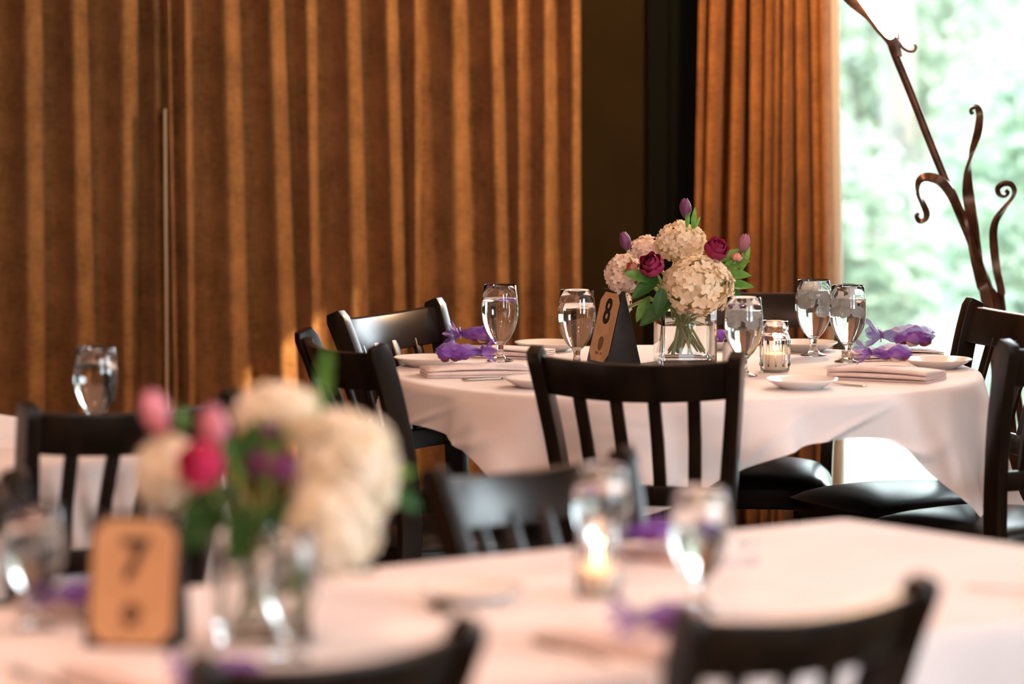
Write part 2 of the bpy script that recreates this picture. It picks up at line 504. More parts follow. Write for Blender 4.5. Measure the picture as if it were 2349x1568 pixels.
for (x, y, r, lab) in [(1.62, 19.6, 0.075, 'slim grey tree trunk outside left of the iron lamp stem'), (2.1, 24.0, 0.11, 'thicker pale tree trunk far back on the lawn outside')]:
    t = thing('tree_trunk', lab, 'tree', (x, y, lawn_z(x, y)), 0)
    mk('trunk', *tube(spline([(0, 0, -0.2), (0.03, 0, 1.2), (-0.02, 0.03, 2.6), (0.05, 0, 5.0)], 6), r, 10), 'bark', t)
    cr = mk('crown', *foliage(0, 0, 5.0, 1.6, 1.6, 1.3, 1500, 0.16, rnd), 'shrub_leaf', t, smooth=False)
    cr['kind'] = 'stuff'

# ---------------------------------------------------------------- curtains
def curtain_mesh(edges, zb, zt, y_front, depth, over, nz=26):
    """knife-like folds; edges = (x at 1.9 m, x at 1.0 m) of each crest, left to right"""
    V, F = [], []
    prof_t = None
    for iz in range(nz + 1):
        z = zb + (zt - zb) * iz / nz
        k = (1.72 - z) / 0.76
        xs = [a + (b - a) * max(-0.6, min(1.6, k)) for a, b in edges]
        pts = []
        for i in range(len(xs) - 1):
            x0, x1 = xs[i], xs[i + 1]
            w = x1 - x0
            d = min(depth, depth * (0.45 + 0.6 * w / 0.12))
            wob = 0.006 * math.sin(z * 2.3 + i * 1.9)
            pts += [(x0 - over * 0.6, y_front + d * 0.95), (x0 + 0.08 * w, y_front + d * 1.0 + wob), (x0 + 0.30 * w, y_front + d * 0.82 + wob), (x0 + 0.50 * w, y_front + d * 0.45 + wob),
                    (x0 + 0.63 * w, y_front + d * 0.12), (x0 + 0.75 * w, y_front), (x0 + 0.90 * w, y_front + d * 0.13), (x1, y_front + d * 0.42), (x1 - 0.004, y_front + d * 0.72)]
        sp = spline([(a, b, 0) for a, b in pts], 4)
        prof_t = len(sp)
        for p in sp: V.append((p.x, p.y, z))
    for iz in range(nz):
        for i in range(prof_t - 1):
            a = iz * prof_t + i
            F.append((a, a + 1, a + prof_t + 1, a + prof_t))
    return V, F

def solid(o, t=0.003):
    md = o.modifiers.new('thickness', 'SOLIDIFY'); md.thickness = t
    return o

KX = 12.78 / 10500.0
def cx(u): return (u - 1174.5) * KX
cur_a = solid(mk('drape_curtain', *curtain_mesh([(cx(-260), cx(-262)), (cx(-150), cx(-146)), (cx(-20), cx(-24)), (cx(96), cx(95)), (cx(197), cx(206)), (cx(318), cx(312)), (cx(372), cx(376))], 0.02, ROOM_H - 0.01, 12.78, 0.085, 0.015), 'curtain_cloth'))
tag(cur_a, 'brown woven drape at far left, darkest of the three, ending at the pale slit', 'curtain', 'brown woven drapes')
tb = thing('drape_curtain', 'widest brown woven drape, from the pale slit to the dark wall', 'curtain', (0, 0, 0), 0, 'brown woven drapes')
ED = [(380, 384), (391, 399), (441, 443), (547, 560), (648, 668), (727, 730), (823, 838), (910, 925), (970, 964), (1067, 1078), (1148, 1164), (1202, 1202), (1268, 1271), (1331, 1333)]
solid(mk('cloth', *curtain_mesh([(cx(a), cx(b)) for a, b in ED], 0.02, ROOM_H - 0.01, 12.75, 0.085, 0.015), 'curtain_cloth', tb))
mk('lining_edge', *boxes([((cx(381.5), 12.755, 0.65), (0.0045, 0.05, 1.24))]), 'curtain_lining', tb, smooth=False)

# gathered curtain beside the window, hung along the window wall
tc_ = thing('window_curtain', 'narrow gathered rust brown curtain hanging beside the bright window', 'curtain', (0, 0, 0), 0)
RT = [1610, 1636, 1689, 1731, 1761, 1780, 1804, 1829, 1862, 1884]
RB = [1601, 1623, 1678, 1728, 1757, 1778, 1800, 1838, 1874, 1895]
RWD = [14, 30, 30, 32, 20, 14, 22, 28, 28, 22]
def wall_t(u, off):
    k = (u - 1174.5) / 10500.0
    # point on the line parallel to the window wall, off metres into the room, seen in direction k
    o = CORNER + wnor * off
    # (o + wdir t).x = k * y
    return (k * o.y - o.x) / (wdir.x - k * wdir.y)
def win_curtain():
    V, F = [], []
    nz = 26; cnt = None
    for iz in range(nz + 1):
        z = 0.03 + (ROOM_H - 0.04) * iz / nz
        kk = max(-0.6, min(1.8, (1.66 - z) / 0.72))
        pts = []
        for i in range(len(RT)):
            u = RT[i] + (RB[i] - RT[i]) * kk
            h = RWD[i] * 0.5 * KX * 1.02
            t = wall_t(u, 0.12)
            pts += [(t - h * 0.98, 0.022), (t - h * 0.88, 0.085), (t - h * 0.45, 0.135 - 0.006 * (i % 3)), (t + h * 0.30, 0.138 - 0.006 * (i % 3)), (t + h * 0.82, 0.100), (t + h * 0.96, 0.026)]
        sp = spline([(a, b, 0) for a, b in pts], 3)
        cnt = len(sp)
        for p in sp:
            q = CORNER + wdir * p.x + wnor * p.y
            V.append((q.x, q.y, z))
    for iz in range(nz):
        for i in range(cnt - 1):
            a = iz * cnt + i
            F.append((a, a + 1, a + cnt + 1, a + cnt))
    return V, F
solid(mk('cloth', *win_curtain(), 'window_curtain_cloth', tc_))
def lining():
    V, F = [], []
    nz = 20
    for iz in range(nz + 1):
        z = 0.03 + (ROOM_H - 0.04) * iz / nz
        kk = max(-0.6, min(1.8, (1.66 - z) / 0.72))
        for (du, off) in ((-4, 0.085), (3, 0.075), (8, 0.062), (11, 0.045)):
            u = 1895 + 11 * kk + du
            q = CORNER + wdir * wall_t(u, 0.12) + wnor * off
            V.append((q.x, q.y, z))
    for iz in range(nz):
        for i in range(3):
            a = iz * 4 + i; F.append((a, a + 1, a + 5, a + 4))
    return V, F
ln = solid(mk('lining', *lining(), 'curtain_lining', tc_), 0.002)
ln['label'] = 'pale lining edge catching window light'

# ---------------------------------------------------------------- chairs
def make_chair(name):
    t = thing(name, '', 'chair')
    # seat frame (apron), trapezoid wider at the front
    def trap(zb, zt, inset=0.0, yb=-0.20, yf=0.21, wb=0.175, wf=0.215):
        i = inset
        V = [(-wb + i, yb + i, zb), (wb - i, yb + i, zb), (wf - i, yf - i, zb), (-wf + i, yf - i, zb)]
        V += [(x, y, zt) for x, y, _ in V]
        return V, [(3, 2, 1, 0), (4, 5, 6, 7), (0, 1, 5, 4), (1, 2, 6, 5), (2, 3, 7, 6), (3, 0, 4, 7)]
    bevel(mk('seat_frame', *trap(0.375, 0.428, 0.006), 'espresso_wood', t), 0.004)
    # domed vinyl pad
    V, F = [], []
    N = 16
    for j in range(N + 1):
        for i in range(N + 1):
            a, b = i / N * 2 - 1, j / N * 2 - 1
            # rounded square
            rr = 0.985
            hw = 0.178 + (0.222 - 0.178) * (b + 1) / 2
            x = a * hw * (1 - 0.035 * b * b * (abs(a) ** 3)); y = 0.005 + b * 0.215 * (1 - 0.03 * abs(a) ** 3)
            e = max(abs(a), abs(b))
            z = 0.430 + 0.030 * (1 - abs(a) ** 5) ** 0.5 * (1 - abs(b) ** 5) ** 0.5 + 0.016 * (1 - a * a) * (1 - b * b) + 0.008 * (b * 0.0)
            V.append((x, y, z))
    for j in range(N):
        for i in range(N):
            q = j * (N + 1) + i; F.append((q, q + 1, q + N + 2, q + N + 1))
    # skirt down
    ring = [i for i in range(N + 1)] + [j * (N + 1) + N for j in range(1, N + 1)] + [N * (N + 1) + i for i in range(N - 1, -1, -1)] + [j * (N + 1) for j in range(N - 1, 0, -1)]
    base = len(V)
    for r in ring: V.append((V[r][0], V[r][1], 0.4285))
    m_ = len(ring)
    for k in range(m_): F.append((ring[k], base + k, base + (k + 1) % m_, ring[(k + 1) % m_]))
    F.append(tuple(base + k for k in range(m_)))
    fix_normals(mk('seat_cushion', V, F, 'black_vinyl', t))
    PZ = [(0.0, 0.172, -0.245), (0.20, 0.168, -0.215), (0.42, 0.172, -0.200), (0.52, 0.177, -0.203), (0.66, 0.192, -0.226), (0.78, 0.2075, -0.258), (0.862, 0.218, -0.287), (0.880, 0.2205, -0.294)]
    def post_at(z):
        for a, b in zip(PZ, PZ[1:]):
            if a[0] <= z <= b[0]:
                k = (z - a[0]) / (b[0] - a[0]); return a[1] + (b[1] - a[1]) * k, a[2] + (b[2] - a[2]) * k
        return PZ[-1][1], PZ[-1][2]
    for s in (-1, 1):
        pts = spline([(s * x, y, z) for z, x, y in PZ], 4)
        sz = []
        for p in pts:
            d = 0.036 + 0.012 * min(1, max(0, (p.z) / 0.5))
            if p.z > 0.862: d *= 1 - 0.30 * (p.z - 0.862) / 0.018
            sz.append((0.030, d))
        bevel(mk('back_post', *sweep_rect(pts, sz), 'espresso_wood', t), 0.005, 3)
    def rail(z0, z1, bow, th, dip, nm, n=18):
        V, F = [], []
        for i in range(n + 1):
            a = i / n * 2 - 1
            for (z, dz) in ((z0, 0), (z1, 0)):
                hx, py_ = post_at(z)
                x = a * (hx - 0.012)
                yc = py_ - bow * (1 - a * a)
                zz = z - (dip * (1 - a * a) if z == z1 else dip * 0.9 * (1 - a * a))
                for sy in (-1, 1): V.append((x, yc + sy * th / 2, zz))
        for i in range(n):
            b = i * 4
            F += [(b, b + 4, b + 5, b + 1), (b + 2, b + 3, b + 7, b + 6), (b, b + 2, b + 6, b + 4), (b + 1, b + 5, b + 7, b + 3)]
        F += [(0, 1, 3, 2), (n * 4, n * 4 + 2, n * 4 + 3, n * 4 + 1)]
        return bevel(fix_normals(mk(nm, V, F, 'espresso_wood', t)), 0.004, 2)
    rail(0.782, 0.866, 0.040, 0.022, 0.010, 'top_rail')
    rail(0.545, 0.590, 0.010, 0.022, 0.0, 'bottom_rail')
    for k in range(4):
        f = (k - 1.5) * 0.405
        hb, yb = post_at(0.585); ht, yt = post_at(0.79)
        p0 = (f * hb, yb - 0.010 * (1 - f * f), 0.578); p1 = (f * ht, yt - 0.040 * (1 - f * f) + 0.001, 0.795)
        pm_ = tuple((a + b) / 2 for a, b in zip(p0, p1))
        bevel(mk('slat', *sweep_rect([p0, (pm_[0], pm_[1] + 0.006, pm_[2]), p1], [(0.028, 0.011)] * 3), 'espresso_wood', t), 0.002, 2)
    for s in (-1, 1):
        bevel(mk('front_leg', *sweep_rect([(s * 0.192, 0.185, 0), (s * 0.192, 0.185, 0.40)], [(0.030, 0.030), (0.040, 0.040)]), 'espresso_wood', t), 0.004)
        bevel(mk('side_stretcher', *sweep_rect([(s * 0.170, -0.205, 0.21), (s * 0.191, 0.175, 0.21)], [(0.018, 0.030)] * 2), 'espresso_wood', t), 0.003)
    bevel(mk('cross_stretcher', *sweep_rect([(-0.178, 0.0, 0.21), (0.178, 0.0, 0.21)], [(0.018, 0.03)] * 2, ux=(0, 1, 0)), 'espresso_wood', t), 0.003)
    return t

chair0 = make_chair('slat_back_chair')
def post_mid(a, b):
    """chair pose from the tops of its two posts: left and right as the sitter's back sees them"""
    return ((a[0] + b[0]) / 2, (a[1] + b[1]) / 2)
first = [True]
def chair(mx, my, face, label, group):
    """mx,my = middle of the top of the back; face = direction the sitter looks (degrees, 0 = +X)"""
    o = chair0 if first[0] else copy_tree(chair0)
    first[0] = False
    a = math.radians(face)
    d = Vector((math.cos(a), math.sin(a)))
    o.location = (mx + d.x * 0.294, my + d.y * 0.294, 0)
    o.rotation_euler = (0, 0, a - PI / 2)
    o['label'] = label
    o['group'] = group
    return o
GR8, GR7, GRL = 'chairs around the round table', 'chairs along the near long table', 'chairs at the far left table'
chair(0.258, 9.584, 72.5, 'dark slat-back chair in the centre, its back to us before the round table', GR8)
chair(-0.376, 9.913, 23.3, 'dark slat-back chair at left front of the round table, beside the hanging cloth corner', GR8)
chair(-0.300, 10.776, -30, 'dark chair at left rear of the round table, its top rail catching window light', GR8)
chair(0.625, 11.44, -98, 'dark chair facing us behind the round table, half hidden by goblets', GR8)
chair(1.205, 10.76, 205, 'brown-lit chair at right rear of the round table below the iron lamp', GR8)
chair(1.250, 9.926, 125, 'dark chair cut by the right picture edge, before the round table', GR8)
chair(-0.210, 5.635, 134, 'blurred dark chair at the bottom edge, left of centre, nearest to us', GR7)
chair(0.400, 6.03, 132, 'blurred dark chair in the bottom right corner, its back to us', GR7)
chair(0.026, 7.60, -46, 'blurred chair on the far side of the near table, glare on its rail', GR7)
chair(-0.990, 7.295, -52, 'blurred chair cut by the left picture edge behind the left goblet', GR7)
chair(-0.716, 8.61, 124, 'dark slat-back chair at left, behind the number 7 sign and pink flowers', GRL)

# ---------------------------------------------------------------- tables and cloths
TZ = 0.750          # wood
CZ = 0.7545         # top of the cloth
RC = Vector((0.397, 10.48, 0)); RR = 0.680
t = thing('round_table', 'round dark pedestal table under the white cloth by the window', 'table', (RC.x, RC.y, 0), 0)
mk('tabletop', *lathe([(0, TZ - 0.03), (RR - 0.01, TZ - 0.03), (RR, TZ - 0.02), (RR, TZ - 0.006), (RR - 0.006, TZ), (0, TZ)], 64), 'espresso_wood', t)
mk('pedestal', *lathe([(0, 0.05), (0.06, 0.05), (0.05, 0.12), (0.045, 0.6), (0.07, 0.715), (0.2, 0.72), (0, 0.72)], 24), 'espresso_wood', t)
for k in range(4):
    a = k * PI / 2
    bevel(mk('foot', *sweep_rect([(0.04 * math.cos(a), 0.04 * math.sin(a), 0.07), (0.28 * math.cos(a), 0.28 * math.sin(a), 0.025)], [(0.05, 0.06), (0.05, 0.05)], ux=(-math.sin(a), math.cos(a), 0)), 'espresso_wood', t), 0.005)

def round_cloth(half, mid0, seed):
    """square cloth over a round top: short at the four mid sides, falling in folds at the corners"""
    V, F = [], []
    NT, ND = 288, 18
    rings = [0.0, 0.15, 0.3, 0.45, 0.56, 0.62, 0.655, RR - 0.012]
    prof = []
    V.append((0, 0, CZ))
    nr = len(rings) - 1 + 2 + ND
    rr_ = random.Random(seed)
    ph = [rr_.uniform(0, 6.28) for _ in range(8)]
    maxd = half * math.sqrt(2) - RR
    for ir in range(1, nr + 1):
        for k in range(NT):
            th = 2 * PI * k / NT
            rel = (th - mid0 + PI / 4) % (PI / 2) - PI / 4
            drop = half / math.cos(rel) - RR
            w = max(0.0, (drop - (half - RR)) / (maxd - (half - RR)))
            cph = PI / 4 - abs(rel)
            if cph < 0.62 and math.cos(th - mid0 - PI / 4) > 0.70: drop = max(drop, (half - RR) + 0.012 + (maxd - (half - RR) - 0.012) * (1 - (cph / 0.62) ** 1.35))
            if math.cos(th - mid0 - PI / 4) < 0.70 and drop > 0.20:
                drop = 0.20 + 0.065 * (1 - math.exp(-(drop - 0.20) / 0.065))    # laid up by the chair seats pushed under it
            if ir < len(rings):
                r, z = rings[ir], CZ
            elif ir < len(rings) + 2:
                q = (ir - len(rings) + 1) / 2.0 * PI / 2
                r = RR - 0.012 + 0.017 * math.sin(q); z = CZ - 0.014 * (1 - math.cos(q))
            else:
                tt = (ir - len(rings) - 1) / ND
                cphi = PI / 4 - abs(rel)                      # angle from the corner line
                sgn = 1 if rel > 0 else -1
                sm = max(0.0, min(1.0, (0.63 - cphi) / 0.085)); sm = sm * sm * (3 - 2 * sm)
                fold = 0.046 * sm * tt ** 0.8 + (2.0 * abs(math.cos(7.0 * cphi + 0.30 * sgn + 0.5 * tt * sgn)) ** 1.6 - 1.0) * 0.058 * w ** 0.5 * tt ** 0.9 * sm
                fold += 0.020 * w * tt * (abs(math.cos(15 * th + ph[0])) * 2 - 1) + 0.006 * tt * math.sin(13 * th + ph[1])
                crease = 0.013 * math.exp(-((th * 7 + tt * 2.2 + ph[2]) % 2.1 - 1.0) ** 2 / 0.02) * tt
                r = RR + 0.006 + 0.010 * tt + fold * 0.85 + crease + 0.02 * w * tt
                r = max(r, RR + 0.004) if tt < 0.08 else max(r, RR - 0.055 * tt)
                z = CZ - 0.014 - (drop - 0.020) * tt * (1 - 0.06 * w)
            V.append((r * math.cos(th), r * math.sin(th), z))
    for k in range(NT): F.append((0, 1 + k, 1 + (k + 1) % NT))
    for ir in range(nr - 1):
        for k in range(NT):
            a, b = 1 + ir * NT + k, 1 + ir * NT + (k + 1) % NT
            F.append((a, a + NT, b + NT, b))
    return V, F
c8 = mk('tablecloth', *round_cloth(0.775, math.radians(-90 + 29), 5), 'white_linen')
c8.location = (RC.x, RC.y, 0)
tag(c8, 'white square cloth with hanging corner folds over the round window table', 'tablecloth', 'white tablecloths')

UA = Vector((0.79, 0.613, 0)).normalized(); NA = Vector((-UA.y, UA.x, 0))
ANG = math.atan2(UA.y, UA.x)
def rect_table(u0, u1, n0, n1, label, clabel, drop, seed):
    L, W = u1 - u0, n1 - n0
    c = UA * (u0 + u1) / 2 + NA * (n0 + n1) / 2
    t = thing('long_table', label, 'table', (c.x, c.y, 0), ANG)
    bevel(mk('tabletop', *boxes([((0, 0, TZ - 0.015), (L - 0.02, W - 0.02, 0.03))]), 'espresso_wood', t), 0.004)
    for sx in (-1, 1):
        for sy in (-1, 1):
            bevel(mk('leg', *boxes([((sx * (L / 2 - 0.045), sy * (W / 2 - 0.20), (TZ - 0.03) / 2), (0.05, 0.05, TZ - 0.03))]), 'espresso_wood', t), 0.004)
    # cloth
    rr_ = random.Random(seed)
    ph = [rr_.uniform(0, 6.28) for _ in range(6)]
    rc = 0.03
    per = []
    def side(p, q, nrm, n):
        for k in range(n):
            per.append((Vector(p).lerp(Vector(q), k / n), Vector(nrm), 0.0))
    def arc(c_, a0, n):
        for k in range(n):
            a = a0 + PI / 2 * k / n
            d = Vector((math.cos(a), math.sin(a), 0))
            per.append((Vector(c_) + d * rc, d, math.sin(2 * (a - a0))))
    hx, hy = L / 2, W / 2
    side((-hx + rc, -hy, 0), (hx - rc, -hy, 0), (0, -1, 0), 130); arc((hx - rc, -hy + rc, 0), -PI / 2, 16)
    side((hx, -hy + rc, 0), (hx, hy - rc, 0), (1, 0, 0), 60); arc((hx - rc, hy - rc, 0), 0, 16)
    side((hx - rc, hy, 0), (-hx + rc, hy, 0), (0, 1, 0), 130); arc((-hx + rc, hy - rc, 0), PI / 2, 16)
    side((-hx, hy - rc, 0), (-hx, -hy + rc, 0), (-1, 0, 0), 60); arc((-hx + rc, -hy + rc, 0), PI, 16)
    M_ = len(per); ND = 12
    V, F = [], []
    s = 0.0
    arcs = []
    for i in range(M_):
        arcs.append(s); s += (per[(i + 1) % M_][0] - per[i][0]).length
    rows = 3 + ND
    for ir in range(rows + 1):
        for i in range(M_):
            p, n, cw = per[i]
            if ir == 0: q = p - n * 0.012; z = CZ
            elif ir <= 2:
                a = ir / 2 * PI / 2
                q = p - n * 0.012 + n * (0.017 * math.sin(a)); z = CZ - 0.014 * (1 - math.cos(a))
            else:
                tt = (ir - 2) / (rows - 2)
                near = min(abs((p.x) - hx), abs(p.x + hx)) + min(abs(p.y - hy), abs(p.y + hy))
                wc = math.exp(-(near / 0.16) ** 2)
                fold = 0.012 * math.sin(arcs[i] * 21 + ph[0] + 1.3 * math.sin(arcs[i] * 5)) * tt + 0.05 * wc * tt * (0.35 + 0.65 * math.cos(near * 28))
                q = p + n * (0.006 + 0.012 * tt + max(fold, -0.004 + 0 * tt)); z = CZ - 0.014 - (drop + 0.10 * wc) * tt
            V.append((q.x, q.y, z))
    F.append(tuple(range(M_)))
    for ir in range(rows):
        for i in range(M_):
            a, b = ir * M_ + i, ir * M_ + (i + 1) % M_
            F.append((a, a + M_, b + M_, b))
    o = fix_normals(mk('tablecloth', V, F, 'white_linen'))
    o.data.polygons[0].use_smooth = False
    o.location = (c.x, c.y, 0); o.rotation_euler = (0, 0, ANG)
    tag(o, clabel, 'tablecloth', 'white tablecloths')
    return t
rect_table(2.75, 5.24, 4.80, 5.82, 'long dark table under the cloth nearest to us', 'blurred white cloth over the long near table with the number 7', 0.235, 11)
rect_table(3.2, 5.00, 7.36, 8.28, 'dark table under the cloth at the left picture edge', 'white cloth seen between the chair slats at the left edge', 0.235, 12)

# ---------------------------------------------------------------- goblets
GOB_OUT = [(0, 0.0), (0.030, 0.0), (0.0315, 0.0015), (0.030, 0.003), (0.018, 0.006), (0.0095, 0.014), (0.0078, 0.026), (0.0085, 0.036), (0.014, 0.044), (0.024, 0.055), (0.034, 0.072), (0.041, 0.092), (0.0442, 0.113), (0.0436, 0.135), (0.0412, 0.158), (0.0385, 0.1795)]
GOB_IN = [(0.0380, 0.1800), (0.0376, 0.1792), (0.0403, 0.158), (0.0427, 0.135), (0.0433, 0.113), (0.0401, 0.092), (0.0329, 0.073), (0.0226, 0.0572), (0.0115, 0.0490), (0, 0.0474)]
gob_me = mk('goblet_bowl', *lathe(GOB_OUT + GOB_IN, 44), 'clear_glass').data
def water_profile(level):
    out = [(0, 0.0470)]
    inn = list(reversed(GOB_IN))[1:-1]
    for a, b in zip(inn, inn[1:]):
        if a[1] < level: out.append((a[0] + 0.0003, a[1]))
        if a[1] < level <= b[1]:
            k = (level - a[1]) / (b[1] - a[1]); out.append((a[0] + (b[0] - a[0]) * k + 0.0003, level)); break
    out.append((0, level))
    return out
wat_me = {}
for lv in (0.150, 0.156):
    wo = fix_normals(mk('water', *lathe(water_profile(lv), 44), 'water')); wat_me[lv] = wo.data
    bpy.data.objects.remove(wo)
bpy.data.objects.remove(bpy.data.objects['goblet_bowl'])
bm = bmesh.new(); bm.from_mesh(gob_me); bmesh.ops.recalc_face_normals(bm, faces=bm.faces); bm.to_mesh(gob_me); bm.free()
# ice cube
ico = bmesh.new(); bmesh.ops.create_cube(ico, size=1.0); bmesh.ops.bevel(ico, geom=ico.edges[:] , offset=0.18, segments=2, affect='EDGES')
ice_me = bpy.data.meshes.new('ice_cube'); ico.to_mesh(ice_me); ico.free(); ice_me.materials.append(MATS['ice'])
for p in ice_me.polygons: p.use_smooth = True
def goblet(x, y, label, group, ice=0, level=0.150, rz=0.0):
    t = thing('water_goblet', label, 'glass', (x, y, CZ + 0.0005), rz, group)
    inst('bowl', gob_me, t)
    wt_ = inst('water', wat_me[level], t)
    r_ = random.Random(int(x * 1000))
    for k in range(ice):
        a = k * 2.4 + r_.uniform(-.3, .3)
        rad = 0.0 if k == 0 else 0.021
        inst('ice_cube', ice_me, wt_, (rad * math.cos(a), rad * math.sin(a), level - 0.012 - 0.019 * (k // 4) + r_.uniform(0, .006)), (r_.uniform(0, 3), r_.uniform(0, 3), r_.uniform(0, 3)), (0.026, 0.024, 0.021))
    return t
G8, G7 = 'water goblets on the round table', 'water goblets on the near table'
goblet(-0.028, 10.711, 'clear water goblet alone before the brown drape, left on the round table', G8)
goblet(0.150, 10.559, 'clear water goblet just left of the number 8 sign', G8)
goblet(0.526, 10.347, 'iced water goblet between the cream hydrangea and the glass candle jar', G8, ice=6)
goblet(0.718, 10.860, 'iced water goblet overlapping the right edge of the rust curtain', G8, ice=9, level=0.156)
goblet(0.787, 10.690, 'iced water goblet before the bright window, rightmost on the round table', G8, ice=8)
goblet(-0.829, 9.076, 'half filled water goblet at far left above the dark chair rail', None)
goblet(-0.689, 6.547, 'blurred goblet at the left edge beside the number 7 sign', G7)
goblet(-0.310, 6.262, 'blurred goblet in front of the near flower vase', G7)
goblet(0.139, 7.035, 'blurred goblet directly behind the lit candle jar', G7)
goblet(0.279, 6.740, 'blurred goblet right of the lit candle, above the bottom right chair', G7)

# ---------------------------------------------------------------- candle jars
def candle_jar(x, y, label, clabel, power):
    t = thing('candle_jar', label, 'jar', (x, y, CZ + 0.0005), 0, 'glass candle jars')
    prof = [(0, 0), (0.030, 0), (0.0335, 0.004), (0.034, 0.010), (0.034, 0.078), (0.032, 0.085), (0.0295, 0.090), (0.0295, 0.096), (0.0312, 0.098), (0.0295, 0.101), (0.0312, 0.104), (0.0295, 0.107), (0.0300, 0.116), (0.0285, 0.1175), (0.0275, 0.116),
            (0.0272, 0.092), (0.0300, 0.083), (0.0318, 0.076), (0.0318, 0.010), (0.030, 0.006), (0, 0.005)]
    # faceted diamond pattern on the body
    V, F = lathe(prof, 48)
    o = mk('glass', V, F, 'clear_glass', t)
    bm = bmesh.new(); bm.from_mesh(o.data)
    for v in bm.verts:
        if 0.012 < v.co.z < 0.076: pass
    bm.to_mesh(o.data); bm.free(); fix_normals(o)
    for k in range(12):
        a = 2 * PI * k / 12
        mk('flute', *tube([(0.0338 * math.cos(a), 0.0338 * math.sin(a), 0.014), (0.0338 * math.cos(a), 0.0338 * math.sin(a), 0.074)], 0.0022, 6), 'clear_glass', t)
    c = thing('tealight_candle', clabel, 'candle', (x, y, CZ + 0.0058), 0, 'tealight candles in jars')
    wx_ = mk('wax', *lathe([(0, 0), (0.024, 0), (0.025, 0.002), (0.025, 0.034), (0.023, 0.036), (0.010, 0.033), (0, 0.033)], 28), 'wax', c)
    mk('wick', *tube([(0, 0, 0.032), (0.001, 0, 0.042)], 0.0008, 6), 'wick', wx_)
    mk('flame', *lathe([(0, 0.040), (0.003, 0.043), (0.0048, 0.049), (0.0040, 0.058), (0.0018, 0.067), (0, 0.072)], 14), 'flame', wx_)
    pl = bpy.data.lights.new('candle_light', 'POINT'); pl.energy = power; pl.color = (1.0, 0.5, 0.2); pl.shadow_soft_size = 0.006
    po = bpy.data.objects.new('candle_light', pl); col.objects.link(po); po.location = (0, 0, 0.078); po.parent = c
    return t
candle_jar(0.603, 10.452, 'clear ribbed glass jar with a candle between goblets on the round table', 'lit tealight inside the jar on the round table', 0.25)
candle_jar(0.130, 6.862, 'blurred clear glass jar with a glowing candle on the near table', 'glowing tealight inside the jar on the near table', 0.5)

# ---------------------------------------------------------------- plates
PL = [(0, 0.0), (0.046, 0.0), (0.048, 0.003), (0.056, 0.006), (0.0775, 0.0185), (0.080, 0.0205), (0.0795, 0.0222), (0.0765, 0.0212), (0.055, 0.0095), (0.047, 0.0062), (0, 0.0055)]
plate_me = mk('plate_tmp', *lathe(PL, 56), 'porcelain').data
bpy.data.objects.remove(bpy.data.objects['plate_tmp'])
bm = bmesh.new(); bm.from_mesh(plate_me); bmesh.ops.recalc_face_normals(bm, faces=bm.faces); bm.to_mesh(plate_me); bm.free()
def plate(x, y, label, z=0.0):
    o = bpy.data.objects.new('side_plate', plate_me); col.objects.link(o)
    o.location = (x, y, CZ + 0.0005 + z)
    return tag(o, label, 'plate', 'white side plates')
plate(0.640, 10.065, 'white side plate in front of the glass candle jar')
plate(0.985, 10.545, 'white side plate at the right edge of the round table')
plate(0.705, 10.985, 'white side plate behind the goblet by the rust curtain')
plate(0.085, 10.985, 'white side plate at the back, just above the centre chair rail')
plate(-0.195, 10.590, 'white side plate at the left edge of the round table')
plate(0.060, 10.090, 'white side plate touching the left post of the centre chair')
plate(0.500, 11.040, 'white side plate behind the square vase of the round table')
plate(-0.060, 6.820, 'blurred white side plate left of the lit candle jar')

# ---------------------------------------------------------------- napkins
def napkin_mesh(L, W, layers, seed):
    r_ = random.Random(seed)
    g = 0.0046
    cl = []
    for i in range(layers):
        xs = [-W / 2 + W * k / 8 for k in range(9)]
        if i % 2: xs.reverse()
        w2 = 0.004 * i
        for x in xs: cl.append((x * (1 - 0.02 * i), 0.0022 + i * g + 0.0015 * (1 if i else 0) * math.sin(x * 30 + seed)))
        if i < layers - 1:
            ex = xs[-1] * (1 - 0.02 * i); s = 1 if ex > 0 else -1
            cl.append((ex + s * 0.0028, 0.0022 + i * g + g * 0.5))
    n = len(cl)
    th = 0.0016
    pts2 = []
    for i, (x, z) in enumerate(cl):
        a = cl[max(i - 1, 0)]; b = cl[min(i + 1, n - 1)]
        tx, tz = b[0] - a[0], b[1] - a[1]; l = math.hypot(tx, tz) or 1
        pts2.append((x, z, -tz / l, tx / l))
    V, F = [], []
    NL = 12
    for j in range(NL + 1):
        y = -L / 2 + L * j / NL
        for (x, z, nx_, nz_) in pts2:
            k = 1 + 0.03 * math.sin(j * 0.9 + seed)
            puff = 1 + 0.35 * math.sin(PI * j / NL) * (z / (layers * g))
            V.append((x * k + nx_ * th, y, max(0.0002, z * puff + nz_ * th)))
        for (x, z, nx_, nz_) in pts2:
            k = 1 + 0.03 * math.sin(j * 0.9 + seed)
            puff = 1 + 0.35 * math.sin(PI * j / NL) * (z / (layers * g))
            V.append((x * k - nx_ * th, y, max(0.0, z * puff - nz_ * th)))
    m = 2 * n
    for j in range(NL):
        for i in range(n - 1):
            a = j * m + i
            F.append((a, a + 1, a + m + 1, a + m)); b = a + n
            F.append((b + 1, b, b + m, b + m + 1))
        F.append((j * m, j * m + m, j * m + m + n, j * m + n)); e = j * m + n - 1
        F.append((e, e + n, e + n + m, e + m))
    for j in (0, NL):
        for i in range(n - 1):
            a = j * m + i; F.append((a, a + n, a + n + 1, a + 1))
    return V, F
